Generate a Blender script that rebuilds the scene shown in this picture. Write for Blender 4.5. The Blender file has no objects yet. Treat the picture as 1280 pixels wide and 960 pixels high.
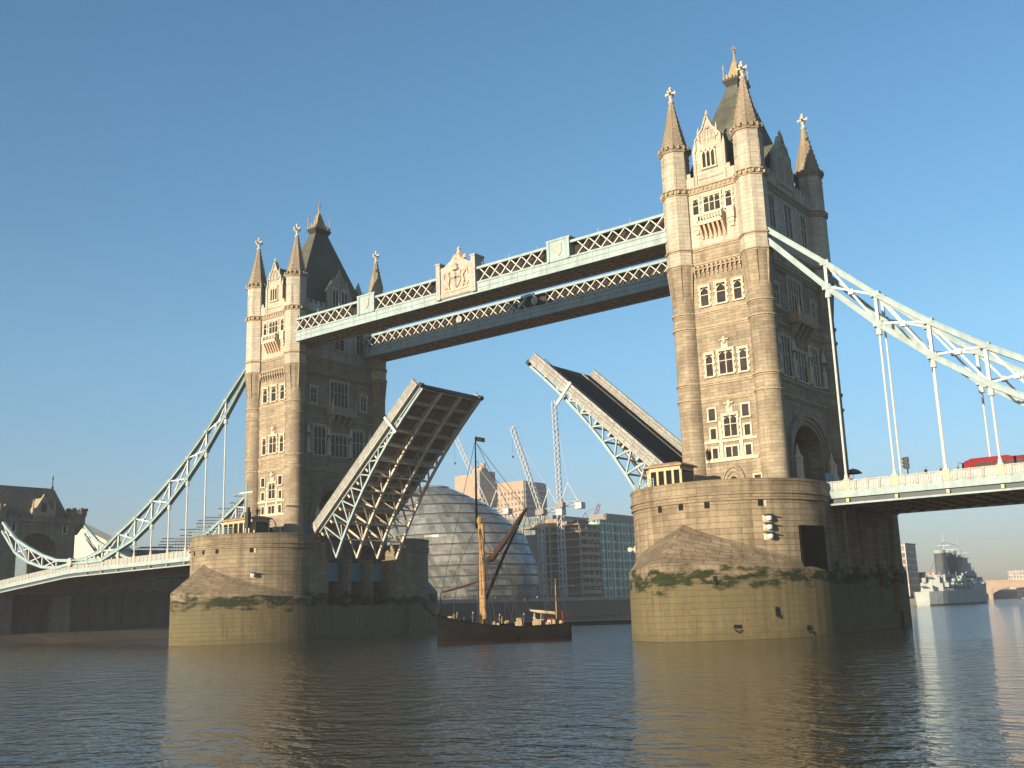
import bpy, bmesh, math, random
from mathutils import Vector, Matrix
random.seed(7)
sc = bpy.context.scene
COL = sc.collection
PI = math.pi

# ------------------------------------------------------------------ camera
yaw, pitch, roll, fpx = 0.654403, 0.211853, -0.032523, 1314.53
fw = Vector((-math.sin(yaw)*math.cos(pitch), math.cos(yaw)*math.cos(pitch), math.sin(pitch)))
rt = Vector((math.cos(yaw), math.sin(yaw), 0)); up = rt.cross(fw)
rt, up = (math.cos(roll)*rt + math.sin(roll)*up, -math.sin(roll)*rt + math.cos(roll)*up)
cam = bpy.data.cameras.new('camera'); cam_o = bpy.data.objects.new('camera', cam); COL.objects.link(cam_o)
cam.sensor_width = 36.0; cam.lens = 36.0*fpx/1280.0; cam.clip_start = 0.5; cam.clip_end = 30000
cam_o.matrix_world = Matrix(((rt.x, up.x, -fw.x, 94.9035), (rt.y, up.y, -fw.y, -121.5884), (rt.z, up.z, -fw.z, 3.570), (0, 0, 0, 1)))
sc.camera = cam_o
HAZE = 0.00022

# ------------------------------------------------------------------ sky, sun, exposure
SUN_AZ, SUN_EL = math.radians(3.5), math.radians(9.6)      # azimuth measured from -y towards -x
sdir = Vector((-math.sin(SUN_AZ)*math.cos(SUN_EL), -math.cos(SUN_AZ)*math.cos(SUN_EL), math.sin(SUN_EL)))
world = bpy.data.worlds.new('World'); sc.world = world; world.use_nodes = True
wn = world.node_tree; wn.nodes.clear()
sky = wn.nodes.new('ShaderNodeTexSky'); sky.sky_type = 'NISHITA'; sky.sun_disc = False
sky.sun_elevation = SUN_EL; sky.sun_rotation = math.atan2(sdir.x, sdir.y)
sky.altitude = 0; sky.air_density = 1.0; sky.dust_density = 0.5; sky.ozone_density = 2.0
bg = wn.nodes.new('ShaderNodeBackground'); bg.inputs['Strength'].default_value = 0.098
wo = wn.nodes.new('ShaderNodeOutputWorld')
hs = wn.nodes.new('ShaderNodeHueSaturation'); hs.inputs['Saturation'].default_value = 1.12; wn.links.new(sky.outputs[0], hs.inputs['Color']); 
tc = wn.nodes.new('ShaderNodeTexCoord'); sx = wn.nodes.new('ShaderNodeSeparateXYZ'); wn.links.new(tc.outputs['Generated'], sx.inputs[0])
cr = wn.nodes.new('ShaderNodeValToRGB'); wn.links.new(sx.outputs[2], cr.inputs[0])          # dusty low air dims and greys the horizon
ce = cr.color_ramp.elements; ce[0].position = 0.0; ce[0].color = (.37, .37, .57, 1); ce[1].position = .42; ce[1].color = (.80, 1.0, 1.04, 1)
for p_, c_ in ((.05, (.45, .475, .66, 1)), (.14, (.63, .74, .88, 1)), (.24, (.78, .94, 1.0, 1))): e_ = ce.new(p_); e_.color = c_
mx = wn.nodes.new('ShaderNodeMix'); mx.data_type = 'RGBA'; mx.blend_type = 'MULTIPLY'; mx.inputs[0].default_value = 1.0
wn.links.new(hs.outputs[0], mx.inputs[6]); wn.links.new(cr.outputs[0], mx.inputs[7]); wn.links.new(mx.outputs[2], bg.inputs[0]); wn.links.new(bg.outputs[0], wo.inputs[0])
sl = bpy.data.lights.new('sun', 'SUN'); sl.energy = 5.0; sl.angle = math.radians(0.53); sl.color = (1.0, 0.84, 0.62)
so = bpy.data.objects.new('sun', sl); COL.objects.link(so); so.rotation_euler = sdir.to_track_quat('Z', 'Y').to_euler()
so.location = (60, -300, 120)
sc.view_settings.view_transform = 'Standard'; sc.view_settings.look = 'None'
sc.view_settings.exposure = 1.02; sc.view_settings.gamma = 1.0; sc.view_settings.use_curve_mapping = False
sc.cycles.max_bounces = 6; sc.cycles.diffuse_bounces = 2; sc.cycles.glossy_bounces = 3; sc.cycles.volume_bounces = 0
sc.cycles.transmission_bounces = 2; sc.cycles.transparent_max_bounces = 6
sc.cycles.use_denoising = True; sc.cycles.sample_clamp_indirect = 4

# ------------------------------------------------------------------ materials
class NT:
    def __init__(s, name):
        s.m = bpy.data.materials.new(name); s.m.use_nodes = True; s.t = s.m.node_tree
        s.b = s.t.nodes['Principled BSDF']
    def n(s, ty, **kw):
        o = s.t.nodes.new(ty)
        for k, v in kw.items():
            setattr(o, k, v)
        return o
    def l(s, a, b): s.t.links.new(a, b)
    def pos(s): return s.n('ShaderNodeNewGeometry').outputs['Position']
    def noise(s, vec, scale, detail=4, rough=.55):
        o = s.n('ShaderNodeTexNoise'); o.inputs['Scale'].default_value = scale; o.inputs['Detail'].default_value = detail
        o.inputs['Roughness'].default_value = rough; s.l(vec, o.inputs['Vector']); return o.outputs['Fac']
    def scl(s, vec, v):
        o = s.n('ShaderNodeVectorMath', operation='MULTIPLY'); s.l(vec, o.inputs[0]); o.inputs[1].default_value = v; return o.outputs[0]
    def mr(s, f, a, b, c, d):
        o = s.n('ShaderNodeMapRange'); s.l(f, o.inputs[0])
        for i, v in enumerate((a, b, c, d)): o.inputs[i+1].default_value = v
        return o.outputs[0]
    def mix(s, f, a, b, mode='MIX'):
        o = s.n('ShaderNodeMix', data_type='RGBA', blend_type=mode)
        for i, v in ((0, f), (6, a), (7, b)):
            if hasattr(v, 'links'): s.l(v, o.inputs[i])
            elif i == 0: o.inputs[0].default_value = v
            else: o.inputs[i].default_value = (*v, 1) if len(v) == 3 else v
        return o.outputs[2]
    def math(s, op, a, b=0.0):
        o = s.n('ShaderNodeMath', operation=op)
        for i, v in enumerate((a, b)):
            if hasattr(v, 'links'): s.l(v, o.inputs[i])
            else: o.inputs[i].default_value = v
        return o.outputs[0]
    def bump(s, h, dist, strength=1.0):
        o = s.n('ShaderNodeBump'); o.inputs['Distance'].default_value = dist; o.inputs['Strength'].default_value = strength
        s.l(h, o.inputs['Height']); s.l(o.outputs[0], s.b.inputs['Normal'])
    def fin(s, col, rough=.8, metal=0.0, spec=.5):
        if hasattr(col, 'links'): s.l(col, s.b.inputs['Base Color'])
        else: s.b.inputs['Base Color'].default_value = (*col, 1)
        s.b.inputs['Roughness'].default_value = rough; s.b.inputs['Metallic'].default_value = metal
        s.b.inputs['Specular IOR Level'].default_value = spec
        return s.m

def stone(name, c1, c2, mortar, bw, bh, ms, tide=False, streak=.30, blot=.32):
    c1, c2, mortar = ([x*.74 for x in c] for c in (c1, c2, mortar))
    k = NT(name)
    uv = k.n('ShaderNodeTexCoord').outputs['UV']; p = k.pos()
    br = k.n('ShaderNodeTexBrick'); k.l(uv, br.inputs['Vector'])
    br.inputs['Color1'].default_value = (*c1, 1); br.inputs['Color2'].default_value = (*c2, 1); br.inputs['Mortar'].default_value = (*mortar, 1)
    br.inputs['Scale'].default_value = 1; br.inputs['Mortar Size'].default_value = ms; br.inputs['Mortar Smooth'].default_value = .3
    br.inputs['Brick Width'].default_value = bw; br.inputs['Row Height'].default_value = bh; br.inputs['Bias'].default_value = 0
    big = k.noise(p, .22, 5); fine = k.noise(p, 2.6, 5, .65); st = k.noise(k.scl(p, (1.3, 1.3, .10)), 1.0, 4)
    c = br.outputs['Color']
    c = k.mix(1.0, c, k.mix(k.mr(big, .3, .7, 0, 1), (1-blot,)*3, (1.0+blot*.3,)*3), 'MULTIPLY')
    c = k.mix(1.0, c, k.mix(k.mr(st, .42, .72, 0, 1), (1, 1, 1), (1-streak, 1-streak*1.05, 1-streak*1.1)), 'MULTIPLY')
    c = k.mix(1.0, c, k.mix(k.mr(fine, .25, .75, 0, 1), (.86, .85, .83), (1.12, 1.12, 1.1)), 'MULTIPLY')
    if tide:
        z = k.n('ShaderNodeSeparateXYZ'); k.l(p, z.inputs[0]); z = z.outputs[2]
        n1 = k.noise(k.scl(p, (.5, .5, 1.2)), .8, 5, .6)
        zz = k.math('ADD', z, k.mr(n1, .25, .75, -1.5, 1.5))
        mud = k.mix(k.mr(fine, .3, .7, 0, 1), (.11, .086, .038), (.165, .13, .06))
        drip = k.noise(k.scl(p, (2.2, 2.2, .16)), 1.0, 5, .65)
        mud = k.mix(k.mr(drip, .42, .68, 0, .75), mud, (.055, .05, .028))
        mud = k.mix(k.mr(big, .35, .65, 0, 1), mud, (.105, .09, .042))
        c = k.mix(k.mr(zz, 8.0, 6.2, 0, .3), c, (.09, .065, .035))         # damp dark band above the weed
        n2 = k.noise(k.scl(p, (.45, .45, 1.3)), .9, 6, .7)
        c = k.mix(k.mr(zz, 6.2, 5.3, 0, .86), c, mud)
        weed = k.mix(k.mr(fine, .3, .7, 0, 1), (.007, .011, .003), (.024, .033, .007))
        wz = k.math('MULTIPLY', k.mr(zz, 7.2, 6.5, 0, 1), k.mr(zz, 5.0, 5.7, 0, 1))
        c = k.mix(k.math('MULTIPLY', wz, k.mr(n2, .34, .47, 0, 1)), c, weed)
        c = k.mix(k.mr(zz, 1.3, .2, 0, .5), c, (.08, .065, .03))
    h = k.math('ADD', k.math('MULTIPLY', br.outputs['Fac'], -1.0), k.math('MULTIPLY', fine, .55))
    k.bump(h, .05, .8)
    return k.fin(c, .88, 0, .3)

def plain(name, c, rough=.7, metal=0, var=.18, scale=1.5, bump=0, spec=.2, streak=0):
    c = tuple(x*.76 for x in c); k = NT(name); p = k.pos()
    n = k.noise(p, scale, 5, .6)
    col = k.mix(k.mr(n, .3, .7, 0, 1), tuple(x*(1-var) for x in c), tuple(min(1, x*(1+var*.6)) for x in c))
    if streak:
        s2 = k.noise(k.scl(p, (1.5, 1.5, .25)), 1.2, 4)
        col = k.mix(k.mr(s2, .45, .75, 0, streak), col, (.16, .11, .07))
    if bump: k.bump(n, bump)
    return k.fin(col, rough, metal, spec)

M = {}
M['granite'] = stone('granite_ashlar', (.475, .39, .275), (.34, .275, .19), (.29, .235, .165), 1.15, .42, .010)
M['portland'] = stone('portland_stone', (.66, .595, .48), (.56, .50, .40), (.47, .415, .33), 1.1, .5, .010, streak=.26, blot=.24)
M['trim'] = plain('dressed_stone', (.66, .57, .43), .8, 0, .22, 3, .02)
M['band'] = plain('weathered_stone', (.42, .335, .225), .85, 0, .3, 2, .02)
M['spire'] = stone('spire_stone', (.46, .375, .265), (.39, .315, .22), (.25, .2, .14), .6, .35, .02)
M['pier'] = stone('pier_granite', (.395, .315, .21), (.285, .225, .145), (.18, .135, .08), 2.3, .62, .022, tide=True, streak=.4)
M['slate'] = stone('roof_slate', (.17, .175, .135), (.14, .145, .11), (.09, .09, .07), .35, .28, .012, streak=.3)
M['glass'] = plain('window_glass', (.050, .043, .038), .15, 0, .6, .8, 0, .12)
M['dark'] = plain('dark_opening', (.012, .011, .010), .9)
M['pale'] = plain('pale_green_paint', (.37, .47, .475), .75, 0, .15, .9, 0, .2, streak=.35)
M['teal'] = plain('blue_green_paint', (.33, .45, .455), .75, 0, .15, .9, 0, .2, streak=.3)
M['white'] = plain('white_paint', (.60, .62, .59), .7, 0, .12, 1.0, 0, .2, streak=.2)
M['cream'] = plain('cream_panel_paint', (.46, .45, .40), .8, 0, .25, 2.2, 0, .2, streak=.35)
M['lattice'] = plain('lattice_paint', (.76, .71, .60), .75, 0, .12, 1.5, 0, .2)
M['blue'] = plain('light_blue_paint', (.12, .36, .45), .5, 0, .15)
M['rust'] = plain('brown_soffit', (.42, .29, .18), .8, 0, .45, .8)
M['soffit'] = plain('brown_planking', (.58, .40, .25), .8, 0, .4, 1.0)
M['steelbrown'] = plain('weathered_girder_paint', (.68, .58, .44), .6, 0, .3, .9)
M['asphalt'] = plain('asphalt', (.055, .05, .047), .9, 0, .25, 1.2, .01)
M['crest'] = plain('crest_relief', (.72, .50, .33), .6, 0, .3, 2.5, .03)
M['crown'] = plain('weathered_gilt_iron', (.40, .30, .16), .6)
M['slope'] = stone('weathered_cutwater_cap', (.34, .265, .175), (.25, .195, .125), (.13, .10, .065), 1.7, .62, .03, streak=.35)
M['leafside'] = plain('grey_fascia_paint', (.40, .40, .365), .8, 0, .25, 1.5, 0, .15, streak=.4)
M['gold'] = plain('gilding', (.75, .50, .14), .4, .3)
M['redp'] = plain('red_paint', (.25, .022, .03), .85, 0, .18, 1.5, 0, .15)
M['boottop'] = plain('faded_red_bottom_paint', (.09, .016, .012), .9, 0, .5, 1, 0, .08)
M['black'] = plain('black_paint', (.015, .015, .016), .45)
M['iron'] = plain('dark_iron', (.05, .05, .05), .5)
M['conc'] = plain('concrete', (.30, .28, .25), .85, 0, .2, .3)
M['concrete_pale'] = plain('pale_concrete', (.42, .31, .215), .85, 0, .15, .2)
M['tin'] = plain('cream_sheet', (.74, .67, .47), .6, 0, .1, .4)
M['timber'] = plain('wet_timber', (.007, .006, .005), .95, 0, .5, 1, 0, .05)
M['mast'] = plain('varnished_spar', (.36, .215, .085), .7, 0, .3, 1.5)
M['sail'] = plain('tan_sailcloth', (.06, .032, .025), .9, 0, .4, 1.5, .03)
M['sailgold'] = plain('ochre_sailcloth', (.38, .235, .11), .85, 0, .35, 1.5, .03)
M['hull'] = plain('tarred_hull', (.008, .007, .007), .85, 0, .6, .6, 0, .08)
M['grey'] = plain('naval_grey', (.40, .43, .41), .6, 0, .2, .3)
M['greydark'] = plain('naval_dark_grey', (.10, .115, .12), .6, 0, .2, .3)
M['crane'] = plain('crane_white', (.66, .64, .60), .5)
M['mud'] = plain('foreshore_mud', (.10, .075, .048), .9, 0, .35, .5, .05)
M['land'] = plain('paving_ground', (.16, .15, .13), .9, 0, .3, .1)
M['gatestone'] = stone('shaded_gatehouse_stone', (.38, .31, .22), (.29, .235, .165), (.19, .15, .11), .9, .4, .02, streak=.4)  # darker granite: shade on the gatehouse front put into the stone colour
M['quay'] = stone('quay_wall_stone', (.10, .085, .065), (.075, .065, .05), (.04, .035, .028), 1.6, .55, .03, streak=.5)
M['brickwall'] = stone('red_brick', (.30, .12, .075), (.24, .095, .06), (.2, .15, .11), .5, .2, .02)
M['cabin'] = plain('cabin_paint', (.55, .44, .27), .6, 0, .15, 1)

def facade(name, wall, glass, bw, bh, ms, rough=.3, metal=0.0, var=.6):
    """glazed wall: panes of varying tone between frames"""
    k = NT(name); uv = k.n('ShaderNodeTexCoord').outputs['UV']
    br = k.n('ShaderNodeTexBrick'); k.l(uv, br.inputs['Vector']); br.offset = 0.0
    br.inputs['Color1'].default_value = (*glass, 1); br.inputs['Color2'].default_value = (*[g*(1-var) for g in glass], 1)
    br.inputs['Mortar'].default_value = (*wall, 1); br.inputs['Scale'].default_value = 1
    br.inputs['Mortar Size'].default_value = ms; br.inputs['Brick Width'].default_value = bw; br.inputs['Row Height'].default_value = bh
    br.inputs['Mortar Smooth'].default_value = .1
    n = k.noise(k.pos(), .35, 4)
    c = k.mix(1.0, br.outputs['Color'], k.mix(k.mr(n, .3, .7, 0, 1), (.6, .6, .6), (1.25, 1.25, 1.25)), 'MULTIPLY')
    k.l(k.mr(br.outputs['Fac'], 0, 1, rough, .7), k.b.inputs['Roughness'])
    m = k.fin(c, rough, metal, .5); k.l(k.mr(br.outputs['Fac'], 0, 1, rough, .7), k.b.inputs['Roughness']); return m
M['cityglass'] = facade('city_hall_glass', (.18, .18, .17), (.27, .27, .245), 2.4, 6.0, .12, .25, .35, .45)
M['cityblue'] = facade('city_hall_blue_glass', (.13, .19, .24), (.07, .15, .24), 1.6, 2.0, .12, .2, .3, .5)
M['greenglass'] = facade('green_glass_wall', (.40, .66, .48), (.07, .15, .11), 2.6, 3.86, .42, .3, .0, .8)
M['tealglass'] = facade('teal_glass_wall', (.20, .24, .24), (.13, .19, .20), 1.5, 3.2, .16, .3)
M['hosp'] = facade('hospital_concrete_floors', (.33, .24, .165), (.09, .075, .06), 3.4, 4.2, 1.1, .8)
M['hospdark'] = facade('hospital_louvre_floors', (.20, .185, .175), (.11, .11, .115), 30, 4.2, .5, .8)
M['offices'] = facade('office_windows', (.42, .36, .29), (.16, .16, .17), 2.2, 3.0, .45, .6)

# ------------------------------------------------------------------ mesh builder
ORG = {}
class MB:
    """collects shapes; build() links them as ONE mesh object. frame=(origin,U,N): points are (u, out, z)."""
    def __init__(s, frame=None):
        s.v = []; s.f = []; s.fr = frame; s.mi = 0; s.sm = False
    def pt(s, p):
        if s.fr:
            o, U, N = s.fr
            p = (o[0]+U[0]*p[0]+N[0]*p[1], o[1]+U[1]*p[0]+N[1]*p[1], o[2]+p[2])
        s.v.append(tuple(p)); return len(s.v)-1
    def face(s, ids, uv=None): s.f.append((tuple(ids), s.mi, s.sm, uv))
    def poly(s, pts, uv=None): s.face([s.pt(p) for p in pts], uv)
    def box(s, x0, x1, y0, y1, z0, z1):
        i = [s.pt(p) for p in ((x0,y0,z0),(x1,y0,z0),(x1,y1,z0),(x0,y1,z0),(x0,y0,z1),(x1,y0,z1),(x1,y1,z1),(x0,y1,z1))]
        for q in ((0,3,2,1),(4,5,6,7),(0,1,5,4),(1,2,6,5),(2,3,7,6),(3,0,4,7)): s.face([i[k] for k in q])
    def hexa(s, b, t):
        i = [s.pt(p) for p in b]+[s.pt(p) for p in t]; n = len(b)
        s.face(i[:n][::-1]); s.face(i[n:])
        for k in range(n): s.face((i[k], i[(k+1)%n], i[n+(k+1)%n], i[n+k]))
    def prism(s, pts, a, b, ax=1):
        """2D outline extruded from a to b along axis ax (pts give the two other axes in order)"""
        def mk(p, t): q = list(p); q.insert(ax, t); return q
        s.hexa([mk(p, a) for p in pts], [mk(p, b) for p in pts])
    def bar(s, p, q, w, h=None, upv=(0, 0, 1)):
        h = h or w; p = Vector(p); q = Vector(q); d = (q-p)
        if d.length < 1e-6: return
        d.normalize(); u = Vector(upv)
        if abs(d.dot(u)) > .98: u = Vector((1, 0, 0)) if abs(d.x) < .9 else Vector((0, 1, 0))
        sx = d.cross(u).normalized(); uy = sx.cross(d).normalized()
        c = [(-w/2, -h/2), (w/2, -h/2), (w/2, h/2), (-w/2, h/2)]
        s.hexa([p+sx*a+uy*b for a, b in c], [q+sx*a+uy*b for a, b in c])
    def tube(s, pts, r, n=6):
        pts = [Vector(p) for p in pts]; rs = r if isinstance(r, (list, tuple)) else [r]*len(pts); rings = []
        for k, p in enumerate(pts):
            d = (pts[min(k+1, len(pts)-1)]-pts[max(k-1, 0)]).normalized()
            u = Vector((0, 0, 1)) if abs(d.z) < .95 else Vector((1, 0, 0))
            a = d.cross(u).normalized(); b = a.cross(d)
            rings.append([s.pt(p+(a*math.cos(2*PI*j/n)+b*math.sin(2*PI*j/n))*rs[k]) for j in range(n)])
        for A, B in zip(rings, rings[1:]):
            for j in range(n): s.face((A[j], A[(j+1)%n], B[(j+1)%n], B[j]))
        s.face(rings[0][::-1]); s.face(rings[-1])
    def lathe(s, prof, n, c=(0, 0), ph=0.0, cap=True, sx=1, sy=1, uvr=None):
        """profile [(r,z)] round a vertical axis"""
        rings = []
        for r, z in prof:
            if r < 1e-4: rings.append([s.pt((c[0], c[1], z))])
            else: rings.append([s.pt((c[0]+sx*r*math.cos(ph+2*PI*j/n), c[1]+sy*r*math.sin(ph+2*PI*j/n), z)) for j in range(n)])
        for k in range(len(prof)-1):
            A, B = rings[k], rings[k+1]; R = max(prof[k][0], prof[k+1][0]); L = 2*PI*R/n
            z0, z1 = prof[k][1], prof[k+1][1]
            for j in range(n):
                j2 = (j+1) % n; uv = ((j*L, z0), ((j+1)*L, z0), ((j+1)*L, z1), (j*L, z1))
                if len(A) == 1 and len(B) == 1: continue
                if len(A) == 1: s.face((A[0], B[j2], B[j]))
                elif len(B) == 1: s.face((A[j], A[j2], B[0]))
                elif abs(z1-z0) < 1e-4: s.face((A[j], A[j2], B[j2], B[j]))
                else: s.face((A[j], A[j2], B[j2], B[j]), uv)
        if cap:
            if len(rings[0]) > 1: s.face(rings[0][::-1])
            if len(rings[-1]) > 1: s.face(rings[-1])
    def strip(s, path, z0, z1, closed=False):
        """vertical skin over a plan path with running uv; z0/z1 numbers or lists"""
        n = len(path); L = 0; g = lambda z, k: z[k % n] if isinstance(z, (list, tuple)) else z
        for k in range(n if closed else n-1):
            a, b = path[k], path[(k+1) % n]; d = math.hypot(b[0]-a[0], b[1]-a[1])
            s.poly([(a[0], a[1], g(z0, k)), (b[0], b[1], g(z0, k+1)), (b[0], b[1], g(z1, k+1)), (a[0], a[1], g(z1, k))],
                   ((L, g(z0, k)), (L+d, g(z0, k+1)), (L+d, g(z1, k+1)), (L, g(z1, k))))
            L += d
    def cap(s, path, z): s.poly([(a, b, z) for a, b in path])
    def build(s, name, mats, parent=None, loc=None, local=False, recalc=True):
        me = bpy.data.meshes.new(name)
        if parent is not None: o0 = ORG[parent.name]
        else: o0 = Vector(loc) if loc else Vector((0, 0, 0))
        off = Vector((0, 0, 0)) if local else o0
        bm = bmesh.new(); vs = [bm.verts.new(Vector(p)-off) for p in s.v]; uvs = []
        for ids, mi, sm, uv in s.f:
            try: f = bm.faces.new([vs[i] for i in ids])
            except ValueError: continue
            f.material_index = mi; f.smooth = sm
            if uv: uvs.append((f, {vs[i]: u for i, u in zip(ids, uv)}))
        if recalc: bmesh.ops.recalc_face_normals(bm, faces=bm.faces[:])
        bm.normal_update()
        ul = bm.loops.layers.uv.new('UVMap')
        for f in bm.faces:
            n = f.normal
            if abs(n.z) > .9:
                for l in f.loops: l[ul].uv = (l.vert.co.x, l.vert.co.y)
            else:
                h = math.hypot(n.x, n.y); tx, ty = -n.y/h, n.x/h; st = 1/max(.2, h)
                for l in f.loops: c = l.vert.co; l[ul].uv = (c.x*tx+c.y*ty, (c.z+off.z)*st)
        for f, d in uvs:
            for l in f.loops: l[ul].uv = d[l.vert]
        bm.to_mesh(me); bm.free()
        for m in (mats if isinstance(mats, (list, tuple)) else [mats]): me.materials.append(M[m])
        ob = bpy.data.objects.new(name, me); COL.objects.link(ob)
        if parent is not None: ob.parent = parent; ORG[ob.name] = ORG[parent.name]
        else: ob.location = o0; ORG[ob.name] = o0
        return ob

def tag(o, label, cat, group=None, kind=None):
    if label: o['label'] = label
    if cat: o['category'] = cat
    if group: o['group'] = group
    if kind: o['kind'] = kind
    return o
def thing(name, label, cat, loc=(0, 0, 0), rz=0.0, group=None):
    o = bpy.data.objects.new(name, None); COL.objects.link(o); o.location = loc; o.rotation_euler = (0, 0, rz)
    o.empty_display_size = 1.0; ORG[o.name] = Vector(loc); return tag(o, label, cat, group)
def kids(o): return [c for c in bpy.data.objects if c.parent == o]
def copy_tree(o, parent=None):
    c = o.copy(); COL.objects.link(c)
    if parent is not None: c.parent = parent
    ORG[c.name] = ORG[o.name]
    for ch in CH.get(o.name, []): copy_tree(ch, c)
    return c
CH = {}
def index_children():
    CH.clear()
    for ob in bpy.data.objects:
        if ob.parent: CH.setdefault(ob.parent.name, []).append(ob)
# ------------------------------------------------------------------ setting
def slab(name, pts, z0, z1, mat, kind='structure'):
    m = MB(); m.hexa([(x, y, z0) for x, y in pts], [(x, y, z1) for x, y in pts]); o = m.build(name, mat); o['kind'] = kind; return o
g = MB(); g.poly([(-9000, -9000, -6), (9000, -9000, -6), (9000, 9000, -6), (-9000, 9000, -6)]); g.build('ground', 'mud')['kind'] = 'structure'
def water():
    k = NT('river_water'); p = k.pos()
    rot = k.n('ShaderNodeMapping'); rot.inputs['Rotation'].default_value = (0, 0, .65); rot.inputs['Scale'].default_value = (.8, 1.2, 1); k.l(p, rot.inputs['Vector']); q = rot.outputs[0]
    a = k.noise(q, .55, 2, .5); b = k.noise(q, 1.7, 3, .55); c = k.noise(p, 5.0, 2, .5); big = k.noise(p, .03, 3)
    h = k.math('ADD', k.math('ADD', a, k.math('MULTIPLY', b, k.mr(big, .35, .65, .40, .62))), k.math('MULTIPLY', c, .07))
    k.bump(h, .22, 1.0)
    k.b.inputs['Specular Tint'].default_value = (.95, .84, .66, 1)
    k.b.inputs['IOR'].default_value = 1.33
    M['water'] = k.fin((.032, .029, .018), .03, 0, .5)
water()
w = MB(); w.poly([(-3000, -600, 0), (1500, -600, 0), (1500, 2500, 0), (-3000, 2500, 0)]); w.build('river_water', 'water')['kind'] = 'structure'
slab('south_bank_ground', [(-2500, -590), (-134.6, -590), (-134.6, 2400), (-2500, 2400)], -4, 6.6, 'land')
f = MB(); n = 40
for k in range(n):
    y0, y1 = -70+k*4.5, -70+(k+1)*4.5
    r = lambda y: -114+4*math.sin(y*.07)+2*math.sin(y*.31)
    f.poly([(-134, y0, 2.4), (-134, y1, 2.4), (r(y1), y1, -.3), (r(y0), y0, -.3)])
f.build('foreshore', 'mud')['kind'] = 'structure'

# ------------------------------------------------------------------ bridge towers
D = 41.06; TX, TY = 5.0, 9.37; WX, WY = 5.3, 9.75
BANDS = [27.4, 29.36, 36.22, 38.08, 44.24, 46.22]

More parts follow.
